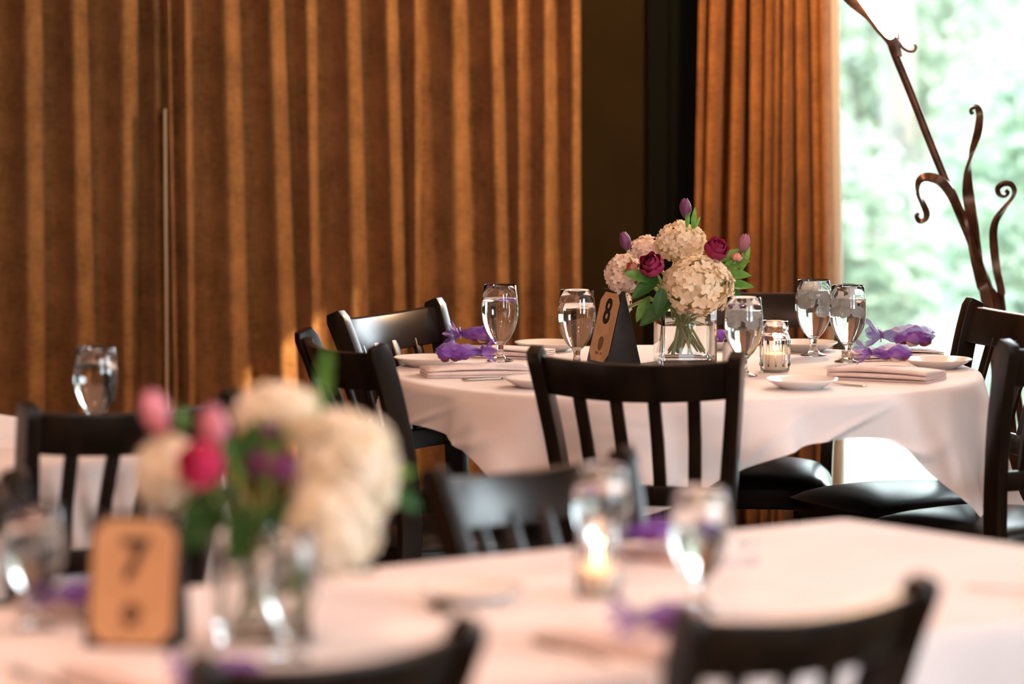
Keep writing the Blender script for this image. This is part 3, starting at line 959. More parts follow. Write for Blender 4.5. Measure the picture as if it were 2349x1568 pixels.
def napkin(x, y, face, label, L=0.235, W=0.115, layers=4, seed=1):
    o = fix_normals(mk('folded_napkin', *napkin_mesh(L, W, layers, seed), 'napkin_linen'))
    o.location = (x, y, CZ + 0.0005)
    o.rotation_euler = (0, 0, math.radians(face))
    tag(o, label, 'napkin', 'folded pink-white napkins')
    return CZ + 0.0005 + layers * 0.0046 * 1.3 + 0.002

# ---------------------------------------------------------------- organza favour bags
def bag_parts():
    V, F = [], []
    NU, NV = 30, 28
    r_ = random.Random(2)
    # pouch along +X: from x=-0.045 (bottom) to 0.032 (neck)
    for i in range(NU + 1):
        k = i / NU
        x = -0.050 + 0.084 * k
        w = 0.031 * min(1, (k / 0.06) ** 0.4) * (1 - 0.80 * max(0, (k - 0.50) / 0.50) ** 1.2) * (1 + 0.07 * math.sin(13 * k))
        h = 0.0165 * min(1, (0.12 + k / 0.22) ** 0.7) * (1 - 0.66 * max(0, (k - 0.45) / 0.55) ** 1.2) * (1 + 0.10 * math.sin(17 * k + 1))
        for j in range(NV):
            a = 2 * PI * j / NV
            lump = (1 + 0.09 * math.sin(5 * a + 9 * k) + 0.07 * math.sin(9 * a - 23 * k)) / (abs(math.cos(a)) ** 3.2 + abs(math.sin(a)) ** 3.2) ** (1 / 3.2)
            V.append((x + 0.002 * math.sin(3 * a), w * lump * math.cos(a), 0.018 + h * lump * (1 + 0.16 * math.sin(14 * k + 3 * a)) * math.sin(a)))
    for i in range(NU):
        for j in range(NV):
            j2 = (j + 1) % NV
            F.append((i * NV + j, (i + 1) * NV + j, (i + 1) * NV + j2, i * NV + j2))
    F.append(tuple(range(NV)))
    minz = min(v[2] for v in V)
    V = [(a, b, c - minz) for a, b, c in V]
    pouch = (V, F)
    V2, F2 = [], []
    NF, NR = 40, 7
    for i in range(NR + 1):
        k = i / NR
        for j in range(NF):
            a = 2 * PI * j / NF
            rad = 0.0055 + 0.026 * k ** 1.1
            ru = 1 + 0.30 * k * math.sin(7 * a + 0.6) + 0.12 * k * math.sin(15 * a)
            V2.append((0.034 + 0.020 * k + 0.006 * k * math.sin(7 * a), rad * ru * math.cos(a), 0.0195 + rad * ru * 0.9 * math.sin(a) * (1 if math.sin(a) > 0 else 0.72)))
    for i in range(NR):
        for j in range(NF):
            j2 = (j + 1) % NF
            F2.append((i * NF + j, (i + 1) * NF + j, (i + 1) * NF + j2, i * NF + j2))
    # ribbon: ring and two loops
    ring = [(0.034, 0.0078 * math.cos(a), 0.0185 + 0.0078 * math.sin(a)) for a in [2 * PI * k / 18 for k in range(19)]]
    R1 = ribbon_bar(ring, [0.004] * 19, 0.0012)
    loop = [(0.034 + 0.004 * math.sin(a), 0.004 + 0.016 * (1 - math.cos(a)) * 0.5, 0.027 + 0.009 * math.sin(a)) for a in [2 * PI * k / 14 for k in range(15)]]
    R2 = ribbon_bar(loop, [0.004] * 15, 0.0009)
    V3 = list(R1[0]); F3 = list(R1[1]); b = len(V3); V3 += R2[0]; F3 += [tuple(q + b for q in f) for f in R2[1]]
    R4 = ribbon_bar([(p[0], -p[1], p[2]) for p in loop], [0.004] * 15, 0.0009); b = len(V3); V3 += R4[0]; F3 += [tuple(q + b for q in f) for f in R4[1]]
    return pouch, (V2, F2), (V3, F3)
_p, _f, _r = bag_parts()
tmp = [mk('pouch', *_p, 'organza'), mk('frill', *_f, 'organza'), mk('ribbon', *_r, 'ribbon')]
bag_me = [o.data for o in tmp]
for o in tmp: bpy.data.objects.remove(o)
cb = bmesh.new(); bmesh.ops.create_icosphere(cb, subdivisions=2, radius=1.0)
for v in cb.verts: v.co *= 1 + 0.08 * math.sin(5 * v.co.x + 3 * v.co.y)
candy_me = []
for mm in ('candy_burgundy', 'candy_cream'):
    me = bpy.data.meshes.new('candy'); cb.to_mesh(me); me.materials.append(MATS[mm])
    for p in me.polygons: p.use_smooth = True
    candy_me.append(me)
cb.free()
def favour(x, y, z, face, label, scale=1.0):
    t = thing('favour_bag', label, 'bag', (x, y, z), math.radians(face), 'purple organza favour bags')
    for nm, me in zip(('pouch', 'frill', 'ribbon'), bag_me): inst(nm, me, t, scale=(scale, scale, scale * 0.82))
    for k, (px_, py_, pz_, m) in enumerate([(-0.034, 0.012, 0.013, 0), (-0.014, -0.012, 0.014, 0), (-0.016, 0.012, 0.014, 1), (0.003, 0.001, 0.014, 0), (-0.034, -0.012, 0.013, 0), (-0.024, 0.0, 0.020, 0)]):
        inst('candy', candy_me[m], t, (px_ * scale, py_ * scale, pz_ * scale * 0.82), (k, k * 2, 0), (0.0115 * scale, 0.0105 * scale, 0.0092 * scale))
    return t
z1 = napkin(-0.085, 10.365, 100, 'folded napkin at left front of the round table under a purple bag', seed=1)
favour(-0.112, 10.42, z1, 5, 'purple organza favour bag at left front of the round table, frill to the right', 1.25)
z1 = napkin(-0.035, 10.845, 68, 'folded napkin at left rear of the round table beyond the lone goblet', L=0.25, seed=2)
favour(-0.085, 10.90, z1, 165, 'purple favour bag before the brown drape, left of the lone goblet', 1.2)
z1 = napkin(0.845, 10.275, 62, 'folded napkin at right front of the round table, its rolled edge towards us', L=0.24, W=0.12, layers=5, seed=3)
favour(0.850, 10.36, z1, 190, 'purple favour bag with red sweets between two side plates on the right', 1.15)
z1 = napkin(0.900, 10.775, 100, 'folded napkin at right rear of the round table before the window', L=0.22, layers=4, seed=4)
favour(0.925, 10.80, z1, 176, 'largest purple favour bag, standing out against the bright window', 1.5)
favour(0.515, 11.04, CZ + 0.0075, 240, 'purple favour bag on a plate behind the square vase', 1.1)
z1 = napkin(0.275, 7.28, 40, 'blurred napkin on the far side of the near table behind the goblets', seed=5)
favour(0.221, 7.259, z1, 190, 'blurred purple favour bag between the two goblets right of the candle', 1.2)
z1 = napkin(0.165, 6.36, 45, 'blurred napkin beside the bottom right chair', L=0.25, W=0.14, seed=6)
favour(0.211, 6.340, z1, 200, 'blurred purple favour bag touching the left post of the bottom right chair', 1.2)
z1 = napkin(-0.625, 6.70, 40, 'blurred napkin between the left goblet and the number 7 sign', L=0.22, seed=7)
favour(-0.635, 6.578, z1, 220, 'blurred purple favour bag half hidden by the number 7 sign', 1.1)
z1 = napkin(-0.475, 6.02, 35, 'blurred white napkin in front of the number 7 sign', L=0.26, W=0.15, seed=8)
favour(-0.378, 5.875, z1, 195, 'blurred purple favour bag left of the bottom edge chair', 1.1)

# ---------------------------------------------------------------- cutlery
def fork_mesh():
    V, F = [], []
    path = [(0, 0.0, 0.002), (0, 0.05, 0.003), (0, 0.10, 0.006), (0, 0.135, 0.006), (0, 0.150, 0.004)]
    wd = [0.016, 0.012, 0.006, 0.007, 0.022]
    v, f = ribbon_bar(spline(path, 4), [wd[min(int(i / 4), 3)] + (wd[min(int(i / 4) + 1, 4)] - wd[min(int(i / 4), 3)]) * ((i % 4) / 4) if i < 16 else wd[4] for i in range(17)], 0.002, 0, 0)
    V += v; F += f
    for k in range(4):
        x = (k - 1.5) * 0.006
        v, f = ribbon_bar(spline([(x, 0.149, 0.004), (x, 0.172, 0.004), (x, 0.195, 0.008)], 3), [0.0032] * 7, 0.0018)
        b = len(V); V += v; F += [tuple(q + b for q in g) for g in f]
    return V, F
def knife_mesh():
    path = spline([(0, 0, 0.004), (0, 0.09, 0.004), (0, 0.10, 0.003), (0, 0.20, 0.003), (0, 0.215, 0.003)], 4)
    wd = []
    for p in path:
        y = p.y
        wd.append(0.011 + 0.004 * (1 - abs(y - 0.03) / 0.06) if y < 0.09 else (0.018 if y < 0.19 else max(0.004, 0.018 - (y - 0.19) * 0.6)))
    return ribbon_bar(path, wd, 0.004)
def spoon_mesh():
    V, F = ribbon_bar(spline([(0, 0, 0.002), (0, 0.06, 0.004), (0, 0.125, 0.005)], 6), [0.014, 0.012, 0.010, 0.009, 0.008, 0.007, 0.0065, 0.006, 0.006, 0.006, 0.006, 0.006, 0.007], 0.0022)
    b = len(V)
    for i in range(9):
        for j in range(16):
            r = i / 8; a = 2 * PI * j / 16
            V.append((0.020 * r * math.cos(a), 0.151 + 0.030 * r * math.sin(a), 0.001 + 0.007 * r * r))
    for i in range(8):
        for j in range(16):
            j2 = (j + 1) % 16
            F.append((b + i * 16 + j, b + (i + 1) * 16 + j, b + (i + 1) * 16 + j2, b + i * 16 + j2))
    return V, F
CUT = {}
for nm, fn in (('fork', fork_mesh), ('table_knife', knife_mesh), ('spoon', spoon_mesh)):
    o = mk(nm + '_tmp', *fn(), 'steel')
    mz = min(v.co.z for v in o.data.vertices)
    for v in o.data.vertices: v.co.z -= mz
    if nm != 'spoon': fix_normals(o)
    CUT[nm] = o.data; bpy.data.objects.remove(o)
def cutlery(kind, x, y, face, label):
    o = bpy.data.objects.new(kind, CUT[kind]); col.objects.link(o)
    o.location = (x, y, CZ + 0.0008); o.rotation_euler = (0, 0, math.radians(face - 90))
    if kind == 'spoon': solid(o, 0.0015)
    return tag(o, label, {'fork': 'fork', 'table_knife': 'knife', 'spoon': 'spoon'}[kind], 'table cutlery')
cutlery('table_knife', -0.110, 10.225, 28, 'steel knife before the left front napkin of the round table')
cutlery('fork', 0.785, 10.105, 148, 'steel fork just right of the front side plate')
cutlery('table_knife', 0.975, 10.345, 150, 'steel knife right of the rolled napkin, near the table edge')
cutlery('fork', 0.130, 6.225, 118, 'blurred fork lying between the two bottom chairs')
cutlery('spoon', -0.040, 6.560, 115, 'blurred spoon rising above the right post of the bottom edge chair')
cutlery('fork', -0.585, 5.975, 118, 'blurred fork in the bottom left corner')
cutlery('table_knife', -0.720, 6.660, -32, 'blurred knife beside the foot of the left edge goblet')
cutlery('spoon', 0.700, 6.960, -40, 'blurred spoon glinting right of the bottom right chair')
cutlery('table_knife', 0.400, 7.480, -130, 'blurred knife near the far corner of the near table')

t = thing('salt_shaker', 'tiny metal-capped shaker beside the right post of the centre chair', 'shaker', (0.510, 10.711, CZ + 0.0005), 0)
mk('shaker_body', *lathe([(0, 0), (0.015, 0), (0.0165, 0.003), (0.0155, 0.030), (0.0135, 0.044), (0, 0.044)], 12), 'porcelain', t)
mk('shaker_cap', *lathe([(0.0, 0.0441), (0.0142, 0.0441), (0.0142, 0.052), (0.010, 0.058), (0, 0.060)], 16), 'steel', t)

# ---------------------------------------------------------------- table number signs
def number_sign(x, y, face, digit, label, h=0.172, w=0.128, d=0.086):
    """closed black tent; front leans back, faces local -Y"""
    t = thing('table_sign', label, 'sign', (x, y, CZ + 0.0005), math.radians(face) + PI / 2, 'table number signs')
    V = [(-w / 2, -d / 2, 0), (w / 2, -d / 2, 0), (w / 2, d / 2, 0), (-w / 2, d / 2, 0), (-w / 2, -0.002, h), (w / 2, -0.002, h), (w / 2, 0.002, h), (-w / 2, 0.002, h)]
    F = [(3, 2, 1, 0), (4, 5, 6, 7), (0, 1, 5, 4), (2, 3, 7, 6), (1, 2, 6, 5), (3, 0, 4, 7)]
    bevel(mk('tent', V, F, 'black_card', t, smooth=False), 0.0012, 1)
    lean = math.atan2(d / 2 - 0.002, h)
    fr = bpy.data.objects.new('card', None)
    bpy.data.objects.remove(fr)
    # card in the plane of the front face
    hw, c = w / 2 - 0.007, 0.020
    z0, z1 = 0.006, math.hypot(h, d / 2) - 0.008
    P = [(-hw + c, z0), (hw - c, z0), (hw, z0 + c), (hw, z1 - c), (hw - c, z1), (-hw + c, z1), (-hw, z1 - c), (-hw, z0 + c)]
    def on(px_, pz_, out): # local point on the leaning face
        return (px_, -d / 2 + pz_ * math.sin(lean) - out * math.cos(lean), pz_ * math.cos(lean) + out * math.sin(lean))
    V = [on(a, b, 0.0001) for a, b in P] + [on(a, b, 0.0012) for a, b in P]
    n = 8
    F = [tuple(range(n - 1, -1, -1)), tuple(range(n, 2 * n))] + [(i, (i + 1) % n, n + (i + 1) % n, n + i) for i in range(n)]
    card = fix_normals(mk('card', V, F, 'kraft_paper', t, smooth=False))
    card['label'] = 'kraft paper card'
    tx = bpy.data.curves.new('number', 'FONT')
    tx.body = digit; tx.size = 0.082; tx.align_x = 'CENTER'; tx.align_y = 'CENTER'; tx.extrude = 0.0003; tx.offset = 0.0022
    tx.materials.append(MATS['ink'])
    to = bpy.data.objects.new('number', tx); col.objects.link(to); to.parent = t
    to.location = on(0, 0.122, 0.0017); to.rotation_euler = (PI / 2 - lean, 0, 0)
    nm_ = bpy.data.meshes.new_from_object(to)
    no_ = bpy.data.objects.new('number', nm_); col.objects.link(no_); no_.parent = card
    no_.location = to.location; no_.rotation_euler = to.rotation_euler
    bpy.data.objects.remove(to)
    no_['label'] = 'black printed numeral'
    # oval emblem and the small line of print under it
    V, F = [], []
    for k in range(24):
        a = 2 * PI * k / 24
        V.append(on(0.016 * math.cos(a), 0.050 + 0.015 * math.sin(a) - 0.004 * (1 if math.sin(a) < -0.8 else 0), 0.0017))
    F.append(tuple(range(24)))
    fix_normals(mk('emblem', V, F, 'brown_print', card, smooth=False))
    V, F = [], []
    for k in range(6):
        if k == 3: continue
        a = -0.020 + 0.007 * k
        b = len(V); V += [on(a, 0.022, 0.0015), on(a + 0.0045, 0.022, 0.0015), on(a + 0.0045, 0.028, 0.0015), on(a, 0.028, 0.0015)]; F.append((b, b + 1, b + 2, b + 3))
    mk('caption', V, F, 'brown_print', card, smooth=False)
    return t
number_sign(0.238, 10.665, -159, '8', 'black tent sign with kraft card number 8 on the round table')
number_sign(-0.528, 6.395, -101, '7', 'blurred black tent sign with kraft card number 7', h=0.185, w=0.134)

# ---------------------------------------------------------------- vases
def vase(x, y, rz, label):
    t = thing('square_vase', label, 'vase', (x, y, CZ + 0.0005), math.radians(rz), 'square glass vases')
    w, h, th, bt = 0.128, 0.146, 0.005, 0.012
    def sq(hw, z): return [(-hw, -hw, z), (hw, -hw, z), (hw, hw, z), (-hw, hw, z)]
    o_, i_ = w / 2, w / 2 - th
    V = sq(o_, 0) + sq(o_, h) + sq(i_, h) + sq(i_, bt)
    F = [(3, 2, 1, 0)]
    for a, b in ((0, 4), (4, 8), (8, 12)):
        for k in range(4): F.append((a + k, a + (k + 1) % 4, b + (k + 1) % 4, b + k))
    F.append((12, 13, 14, 15))
    bevel(fix_normals(mk('glass', V, F, 'clear_glass', t, smooth=False)), 0.0018, 2)
    iw = i_ + 0.0004
    V = sq(iw, bt - 0.0004) + sq(iw, 0.092)
    F = [(3, 2, 1, 0), (4, 5, 6, 7)] + [(k, (k + 1) % 4, 4 + (k + 1) % 4, 4 + k) for k in range(4)]
    fix_normals(mk('water', V, F, 'water', t, smooth=False))
    return t
V8 = Vector((0.405, 10.665, CZ)); V7 = Vector((-0.360, 6.470, CZ))
vase(V8.x, V8.y, 8, 'clear square glass vase of green stems on the round table')
vase(V7.x, V7.y, 12, 'blurred clear glass vase right of the number 7 sign')

# ---------------------------------------------------------------- flowers
def petal_mesh(name, m, cup=0.35, w=0.5, point=0.0, n=7):
    """unit petal rising along +Z from the origin, hollow side towards -Y (the flower's axis)"""
    V, F = [], []
    for j in range(n + 1):
        k = j / n
        ww = w * (math.sin(PI * (0.10 + 0.80 * k)) ** 0.8) * (1 - point * max(0, (k - 0.55) / 0.45) ** 1.5)
        for i in range(n + 1):
            a = i / n * 2 - 1
            V.append((ww * a, -cup * a * a * ww * 1.2 + 0.30 * math.sin(PI * k * 0.95), k * (1 - 0.10 * a * a)))
    for j in range(n):
        for i in range(n):
            q = j * (n + 1) + i; F.append((q, q + 1, q + n + 2, q + n + 1))
    o = mk(name, V, F, m); me = o.data; bpy.data.objects.remove(o)
    return me
def look(d):
    d = Vector(d).normalized()
    return d.to_track_quat('Z', 'Y').to_matrix().to_4x4()
def stem_from(t, v0, p, bend=0.0, r=0.0028, m='stem_green'):
    """stem from inside the vase foot to the flower head, in the flower's own frame (origin at vase foot point)"""
    p = Vector(p)
    mid = Vector((p.x * 0.30 - v0[0] * 0.55, p.y * 0.30 - v0[1] * 0.55, max(0.12, p.z * 0.55)))
    mk('stem', *tube(spline([v0, mid, p], 8), r, 7), m, t)
def leaf_mesh(L, W, m, curl=0.25, n=8):
    V, F = [], []
    for j in range(n + 1):
        k = j / n
        w = W * (math.sin(PI * min(1, k * 0.97 + 0.03)) ** 0.75) * (1 - 0.35 * k)
        z = curl * L * k * k
        for i, a in enumerate((-1, -0.5, 0, 0.5, 1)):
            V.append((w * a, L * k, z + abs(a) * w * 0.35 - curl * L * 0.0))
    for j in range(n):
        for i in range(4):
            q = j * 5 + i; F.append((q, q + 1, q + 6, q + 5))
    o = mk('leaf_tmp', V, F, m); me = o.data; bpy.data.objects.remove(o)
    return me
LEAF = {'b': leaf_mesh(0.075, 0.021, 'leaf_green', 0.15), 'd': leaf_mesh(0.085, 0.024, 'dark_leaf', -0.15), 'n': leaf_mesh(0.075, 0.011, 'leaf_green', 0.08), 'l': leaf_mesh(0.14, 0.013, 'leaf_green', 0.05)}
def leaf(t, base, direction, up=(0, 0, 1), kind='b', s=1.0):
    d = Vector(direction).normalized(); u = Vector(up)
    x = d.cross(u).normalized(); z = x.cross(d).normalized()
    M = Matrix((x, d, z)).transposed().to_4x4()
    M = Matrix.Translation(Vector(base)) @ M @ Matrix.Scale(s, 4)
    o = inst('leaf', LEAF[kind], t, mw=M)
    return o

def hydrangea(v, head, r, m, label, group, n=150, squash=(1, 1, 0.92), seed=1):
    foot = v + Vector((0, 0, 0.022))
    t = thing('hydrangea', label, 'flower', foot, 0, group)
    hp = Vector(head) - foot
    r_ = random.Random(seed)
    f0 = Vector((r_.choice((-1, 1)) * r_.uniform(.012, .046), r_.uniform(-.045, .045), 0))
    stem_from(t, f0, hp - Vector((hp.x, hp.y, 0)) * 0.10 - Vector((0, 0, r * 0.3)), r=0.0042)
    V, F = [], []
    ga = PI * (3 - math.sqrt(5))
    for k in range(n):
        zz = 1 - 2 * (k + 0.5) / n
        rad = math.sqrt(1 - zz * zz); a = ga * k
        nrm = Vector((rad * math.cos(a), rad * math.sin(a), zz))
        nrm = (nrm + Vector((r_.uniform(-.25, .25), r_.uniform(-.25, .25), r_.uniform(-.25, .25)))).normalized()
        c = hp + Vector((nrm.x * squash[0], nrm.y * squash[1], nrm.z * squash[2])) * r * r_.uniform(0.80, 1.0)
        M = look(nrm).to_3x3()
        fs = r * r_.uniform(0.20, 0.27) if r < 0.075 else r * r_.uniform(0.17, 0.23)
        rot = r_.uniform(0, 1.6)
        tl = [r_.uniform(0.0, 0.55) for _ in range(4)]
        for q in range(4):
            aa = rot + q * PI / 2
            ca, sa = math.cos(aa), math.sin(aa)
            b = len(V)
            lift = tl[q]
            for (lx, ly, lz) in ((0.03, 0, 0), (0.42, -0.42, 0.22), (0.50, 0, 0.12), (0.42, 0.42, 0.22), (0.98, -0.32, lift), (1.05, 0, lift * 0.8), (0.98, 0.32, lift)):
                V.append(c + M @ Vector(((lx * ca - ly * sa) * fs, (lx * sa + ly * ca) * fs, lz * fs)))
            F += [(b, b + 1, b + 2), (b, b + 2, b + 3), (b + 1, b + 4, b + 5, b + 2), (b + 2, b + 5, b + 6, b + 3)]
    bl = mk('bloom', V, F, m, t)
    bl['kind'] = 'stuff'
    # core so the ball is closed
    vv, ff = lathe([(r * 0.70 * math.sin(PI * k / 10) + (1e-9), -r * 0.70 * squash[2] * math.cos(PI * k / 10)) for k in range(11)], 16)
    co = mk('flower_core', [Vector(q) + hp for q in vv], ff, m, t)
    return t

ROSE_P = {}
def rose(v, head, axis, r, m, label, group, seed=1):
    if m not in ROSE_P: ROSE_P[m] = petal_mesh('petal', m, cup=0.55, w=0.62)
    foot = v + Vector((0, 0, 0.022))
    t = thing('rose', label, 'flower', foot, 0, group)
    hp = Vector(head) - foot
    r_ = random.Random(seed)
    ax = Vector(axis).normalized()
    base = hp - ax * r * 0.75
    stem_from(t, Vector((-math.copysign(1, hp.x) * r_.uniform(.005, .046), r_.uniform(-.045, .045), 0)), base, r=0.003)
    B = Matrix.Translation(base) @ look(ax)
    for ring, (cnt, sc, tilt, rad, hh) in enumerate([(3, 0.80, -0.10, 0.06, 1.5), (4, 0.95, 0.02, 0.16, 1.55), (5, 1.05, 0.16, 0.26, 1.45), (6, 1.15, 0.40, 0.34, 1.30)]):
        for k in range(cnt):
            a = 2 * PI * (k + 0.37 * ring) / cnt + r_.uniform(-.15, .15)
            M = B @ Matrix.Rotation(a, 4, 'Z') @ Matrix.Translation((0, rad * r, 0)) @ Matrix.Rotation(-tilt, 4, 'X') @ Matrix.Diagonal((sc * r, sc * r, hh * r, 1))
            inst('petal', ROSE_P[m], t, mw=M)
    for k in range(4):
        a = k * PI / 2 + 0.4
        d = (look(ax) @ Vector((math.cos(a), math.sin(a), 0.2)))
        leaf(t, base, d, ax, 'n', 0.4)
    return t

TUL_P = {}
def tulip(v, head, axis, h, m, label, group, leaves=(), seed=1, open_=0.06):
    if m not in TUL_P: TUL_P[m] = petal_mesh('petal', m, cup=0.75, w=0.36, point=0.55)
    foot = v + Vector((0, 0, 0.022))
    t = thing('tulip', label, 'flower', foot, 0, group)
    hp = Vector(head) - foot
    ax = Vector(axis).normalized()
    r_ = random.Random(seed)
    base = hp - ax * h * 0.5
    pts = [Vector((-math.copysign(1, hp.x) * r_.uniform(.015, .046), r_.uniform(-.045, .045), 0)), Vector((base.x * 0.4, base.y * 0.4, max(0.12, base.z * 0.6))), base - ax * h * 0.6, base]
    mk('stem', *tube(spline(pts, 8), 0.0030, 8), 'stem_green', t)
    B = Matrix.Translation(base) @ look(ax)
    for k in range(6):
        a = k * PI / 3
        rad = 0.03 if k % 2 else 0.07
        M = B @ Matrix.Rotation(a, 4, 'Z') @ Matrix.Translation((0, rad * h, 0)) @ Matrix.Rotation(-open_ * (0.6 if k % 2 else 1.0), 4, 'X') @ Matrix.Diagonal((h * 0.80, h * 0.72, h * (1.0 if k % 2 else 0.97), 1))
        inst('petal', TUL_P[m], t, mw=M)
    for (b, d, kd, s) in leaves:
        leaf(t, Vector(b) - foot, d, (0.2, -0.9, 0.3), kd, s)
    return t

F8, F7 = 'flowers in the vase on the round table', 'flowers in the near vase'
hydrangea(V8, (0.430, 10.590, 0.942), 0.078, 'hydrangea_cream', 'largest cream hydrangea, drooping over the vase rim of the round table', F8, 210, (1.06, 0.9, 0.86), 1)
hydrangea(V8, (0.396, 10.700, 1.035), 0.056, 'hydrangea_cream', 'cream hydrangea at the top centre of the round table bouquet', F8, 150, (1, 1, 0.85), 2)
hydrangea(V8, (0.260, 10.640, 0.966), 0.045, 'hydrangea_blush', 'blush hydrangea at the left side of the round table bouquet', F8, 120, (0.95, 1, 1.05), 3)
hydrangea(V8, (0.316, 10.740, 1.011), 0.040, 'hydrangea_blush', 'small blush hydrangea behind the dark rose of the round table bouquet', F8, 110, (1, 1, 0.9), 4)
hydrangea(V8, (0.255, 10.790, 0.885), 0.034, 'hydrangea_blush', 'shaded blush hydrangea hanging low behind the number 8 sign', F8, 90, (0.8, 1, 1.2), 5)
rose(V8, (0.323, 10.565, 0.993), (-0.25, -0.75, 0.5), 0.032, 'rose_magenta', 'dark magenta rose left of the big cream hydrangea', F8, 1)
rose(V8, (0.474, 10.600, 1.027), (0.35, -0.6, 0.6), 0.031, 'rose_magenta', 'dark magenta rose right of the top cream hydrangea', F8, 2)
rose(V8, (0.523, 10.620, 1.006), (0.3, -0.1, 0.95), 0.014, 'rosebud_pink', 'small pink rosebud below the right lilac tulip', F8, 3)
rose(V8, (0.278, 10.585, 0.986), (-0.3, -0.7, 0.3), 0.015, 'rosebud_pink', 'small pink rosebud between the left tulip and dark rose', F8, 4)
tulip(V8, (0.405, 10.660, 1.118), (-0.06, -0.05, 1), 0.048, 'tulip_purple', 'purple tulip standing highest above the round table bouquet', F8,
      [((0.408, 10.655, 1.073), (0.02, -0.05, 1), 'n', 0.66), ((0.421, 10.660, 1.069), (0.10, 0, 1), 'n', 0.72), ((0.424, 10.650, 1.070), (0.45, 0, 0.9), 'n', 0.45)], 1)
tulip(V8, (0.263, 10.640, 1.043), (-0.30, -0.1, 0.95), 0.045, 'tulip_purple', 'purple tulip leaning out at the left of the round table bouquet', F8, [], 2)
tulip(V8, (0.542, 10.640, 1.038), (0.22, 0, 0.97), 0.046, 'tulip_lilac', 'lilac tulip leaning out at the right of the round table bouquet', F8,
      [((0.533, 10.630, 0.973), (0.32, -0.05, 0.95), 'n', 0.85)], 3)
def foliage_sprig(v, label, group, leaves):
    foot = v + Vector((0, 0, 0.022))
    t = thing('leaf_sprig', label, 'foliage', foot, 0, group)
    for k, (b, d, up, kd, s) in enumerate(leaves):
        bb = Vector(b) - foot
        a = k * 2.4
        mk('stem', *tube(spline([(0.045 * math.cos(a), 0.042 * math.sin(a), 0), (0.036 * math.cos(a + 2.6), 0.036 * math.sin(a + 2.6), 0.095), tuple(bb * 0.75 + Vector((0, 0, 0.02))), tuple(bb)], 5), 0.002, 6), 'stem_green', t)
        leaf(t, bb, d, up, kd, s)
    return t
foliage_sprig(V8, 'green leaves hanging between the number 8 sign and the square vase', F8, [
    ((0.329, 10.580, 0.958), (-0.85, -0.2, 0.10), (0.1, -0.8, 0.6), 'b', 1.0),
    ((0.339, 10.570, 0.959), (-0.75, -0.3, -0.45), (-0.3, -0.8, 0.5), 'd', 0.95),
    ((0.369, 10.560, 0.909), (-0.80, -0.1, -0.55), (-0.3, -0.85, 0.4), 'd', 1.1),
    ((0.319, 10.600, 0.916), (-0.35, -0.1, -0.9), (-0.6, -0.7, 0.1), 'b', 0.9),
    ((0.348, 10.560, 0.939), (-0.2, -0.2, -0.9), (0.2, -0.9, 0.1), 'd', 0.8)])
foliage_sprig(V8, 'fresh green leaves fanning out at the right below the lilac tulip', F8, [
    ((0.492, 10.620, 0.985), (0.95, 0, 0.10), (0.0, -0.7, 0.7), 'b', 0.85),
    ((0.494, 10.610, 0.968), (0.9, -0.1, -0.15), (0.0, -0.7, 0.7), 'b', 0.85),
    ((0.492, 10.610, 0.946), (0.9, 0, -0.22), (0.0, -0.6, 0.8), 'b', 0.95),
    ((0.488, 10.630, 0.995), (0.8, 0.1, 0.45), (0.0, -0.7, 0.7), 'b', 0.7),
    ((0.484, 10.650, 0.937), (0.8, 0.2, -0.35), (0.0, -0.7, 0.7), 'd', 0.8)])
# near bouquet
hydrangea(V7, (-0.230, 6.420, 1.001), 0.074, 'hydrangea_white', 'blurred ivory hydrangea at the right of the near bouquet, upper one', F7, 170, (0.95, 1, 1.15), 11)
hydrangea(V7, (-0.250, 6.370, 0.927), 0.066, 'hydrangea_white', 'blurred ivory hydrangea hanging lowest at the right of the near vase', F7, 160, (1.0, 1, 1.1), 12)
hydrangea(V7, (-0.333, 6.500, 1.067), 0.060, 'hydrangea_white', 'blurred white hydrangea at the top of the near bouquet', F7, 150, (1.08, 1, 0.72), 13)
hydrangea(V7, (-0.486, 6.460, 0.990), 0.053, 'hydrangea_white', 'blurred white hydrangea above the number 7 sign', F7, 140, (0.95, 1, 1.05), 14)
rose(V7, (-0.437, 6.360, 1.014), (-0.2, -0.9, 0.25), 0.036, 'rose_hot_pink', 'blurred hot pink rose in the near bouquet', F7, 5)
tulip(V7, (-0.507, 6.460, 1.077), (-0.35, -0.1, 0.95), 0.066, 'tulip_pink', 'blurred pink tulip leaning out farthest left of the near bouquet', F7, [((-0.464, 6.460, 1.052), (-0.2, 0.2, 0.8), 'b', 0.45)], 4)
tulip(V7, (-0.418, 6.400, 1.062), (-0.12, -0.3, 0.95), 0.068, 'tulip_pink', 'blurred pink tulip standing above the hot pink rose', F7, [], 5)
rose(V7, (-0.357, 6.380, 1.014), (-0.1, -0.9, 0.3), 0.018, 'stock_purple', 'blurred small purple bloom at the centre of the near bouquet', F7, 6)
rose(V7, (-0.320, 6.360, 1.010), (0.1, -0.9, 0.2), 0.021, 'stock_purple', 'blurred darker purple bloom touching the big ivory hydrangea', F7, 7)
rose(V7, (-0.341, 6.420, 1.057), (0, -0.9, 0.3), 0.012, 'stock_purple', 'blurred tiny mauve bloom against the top white hydrangea', F7, 8)
rose(V7, (-0.176, 6.460, 1.009), (0.7, -0.3, 0.4), 0.020, 'rosebud_pink', 'blurred coral bud poking out right of the ivory hydrangea', F7, 9)
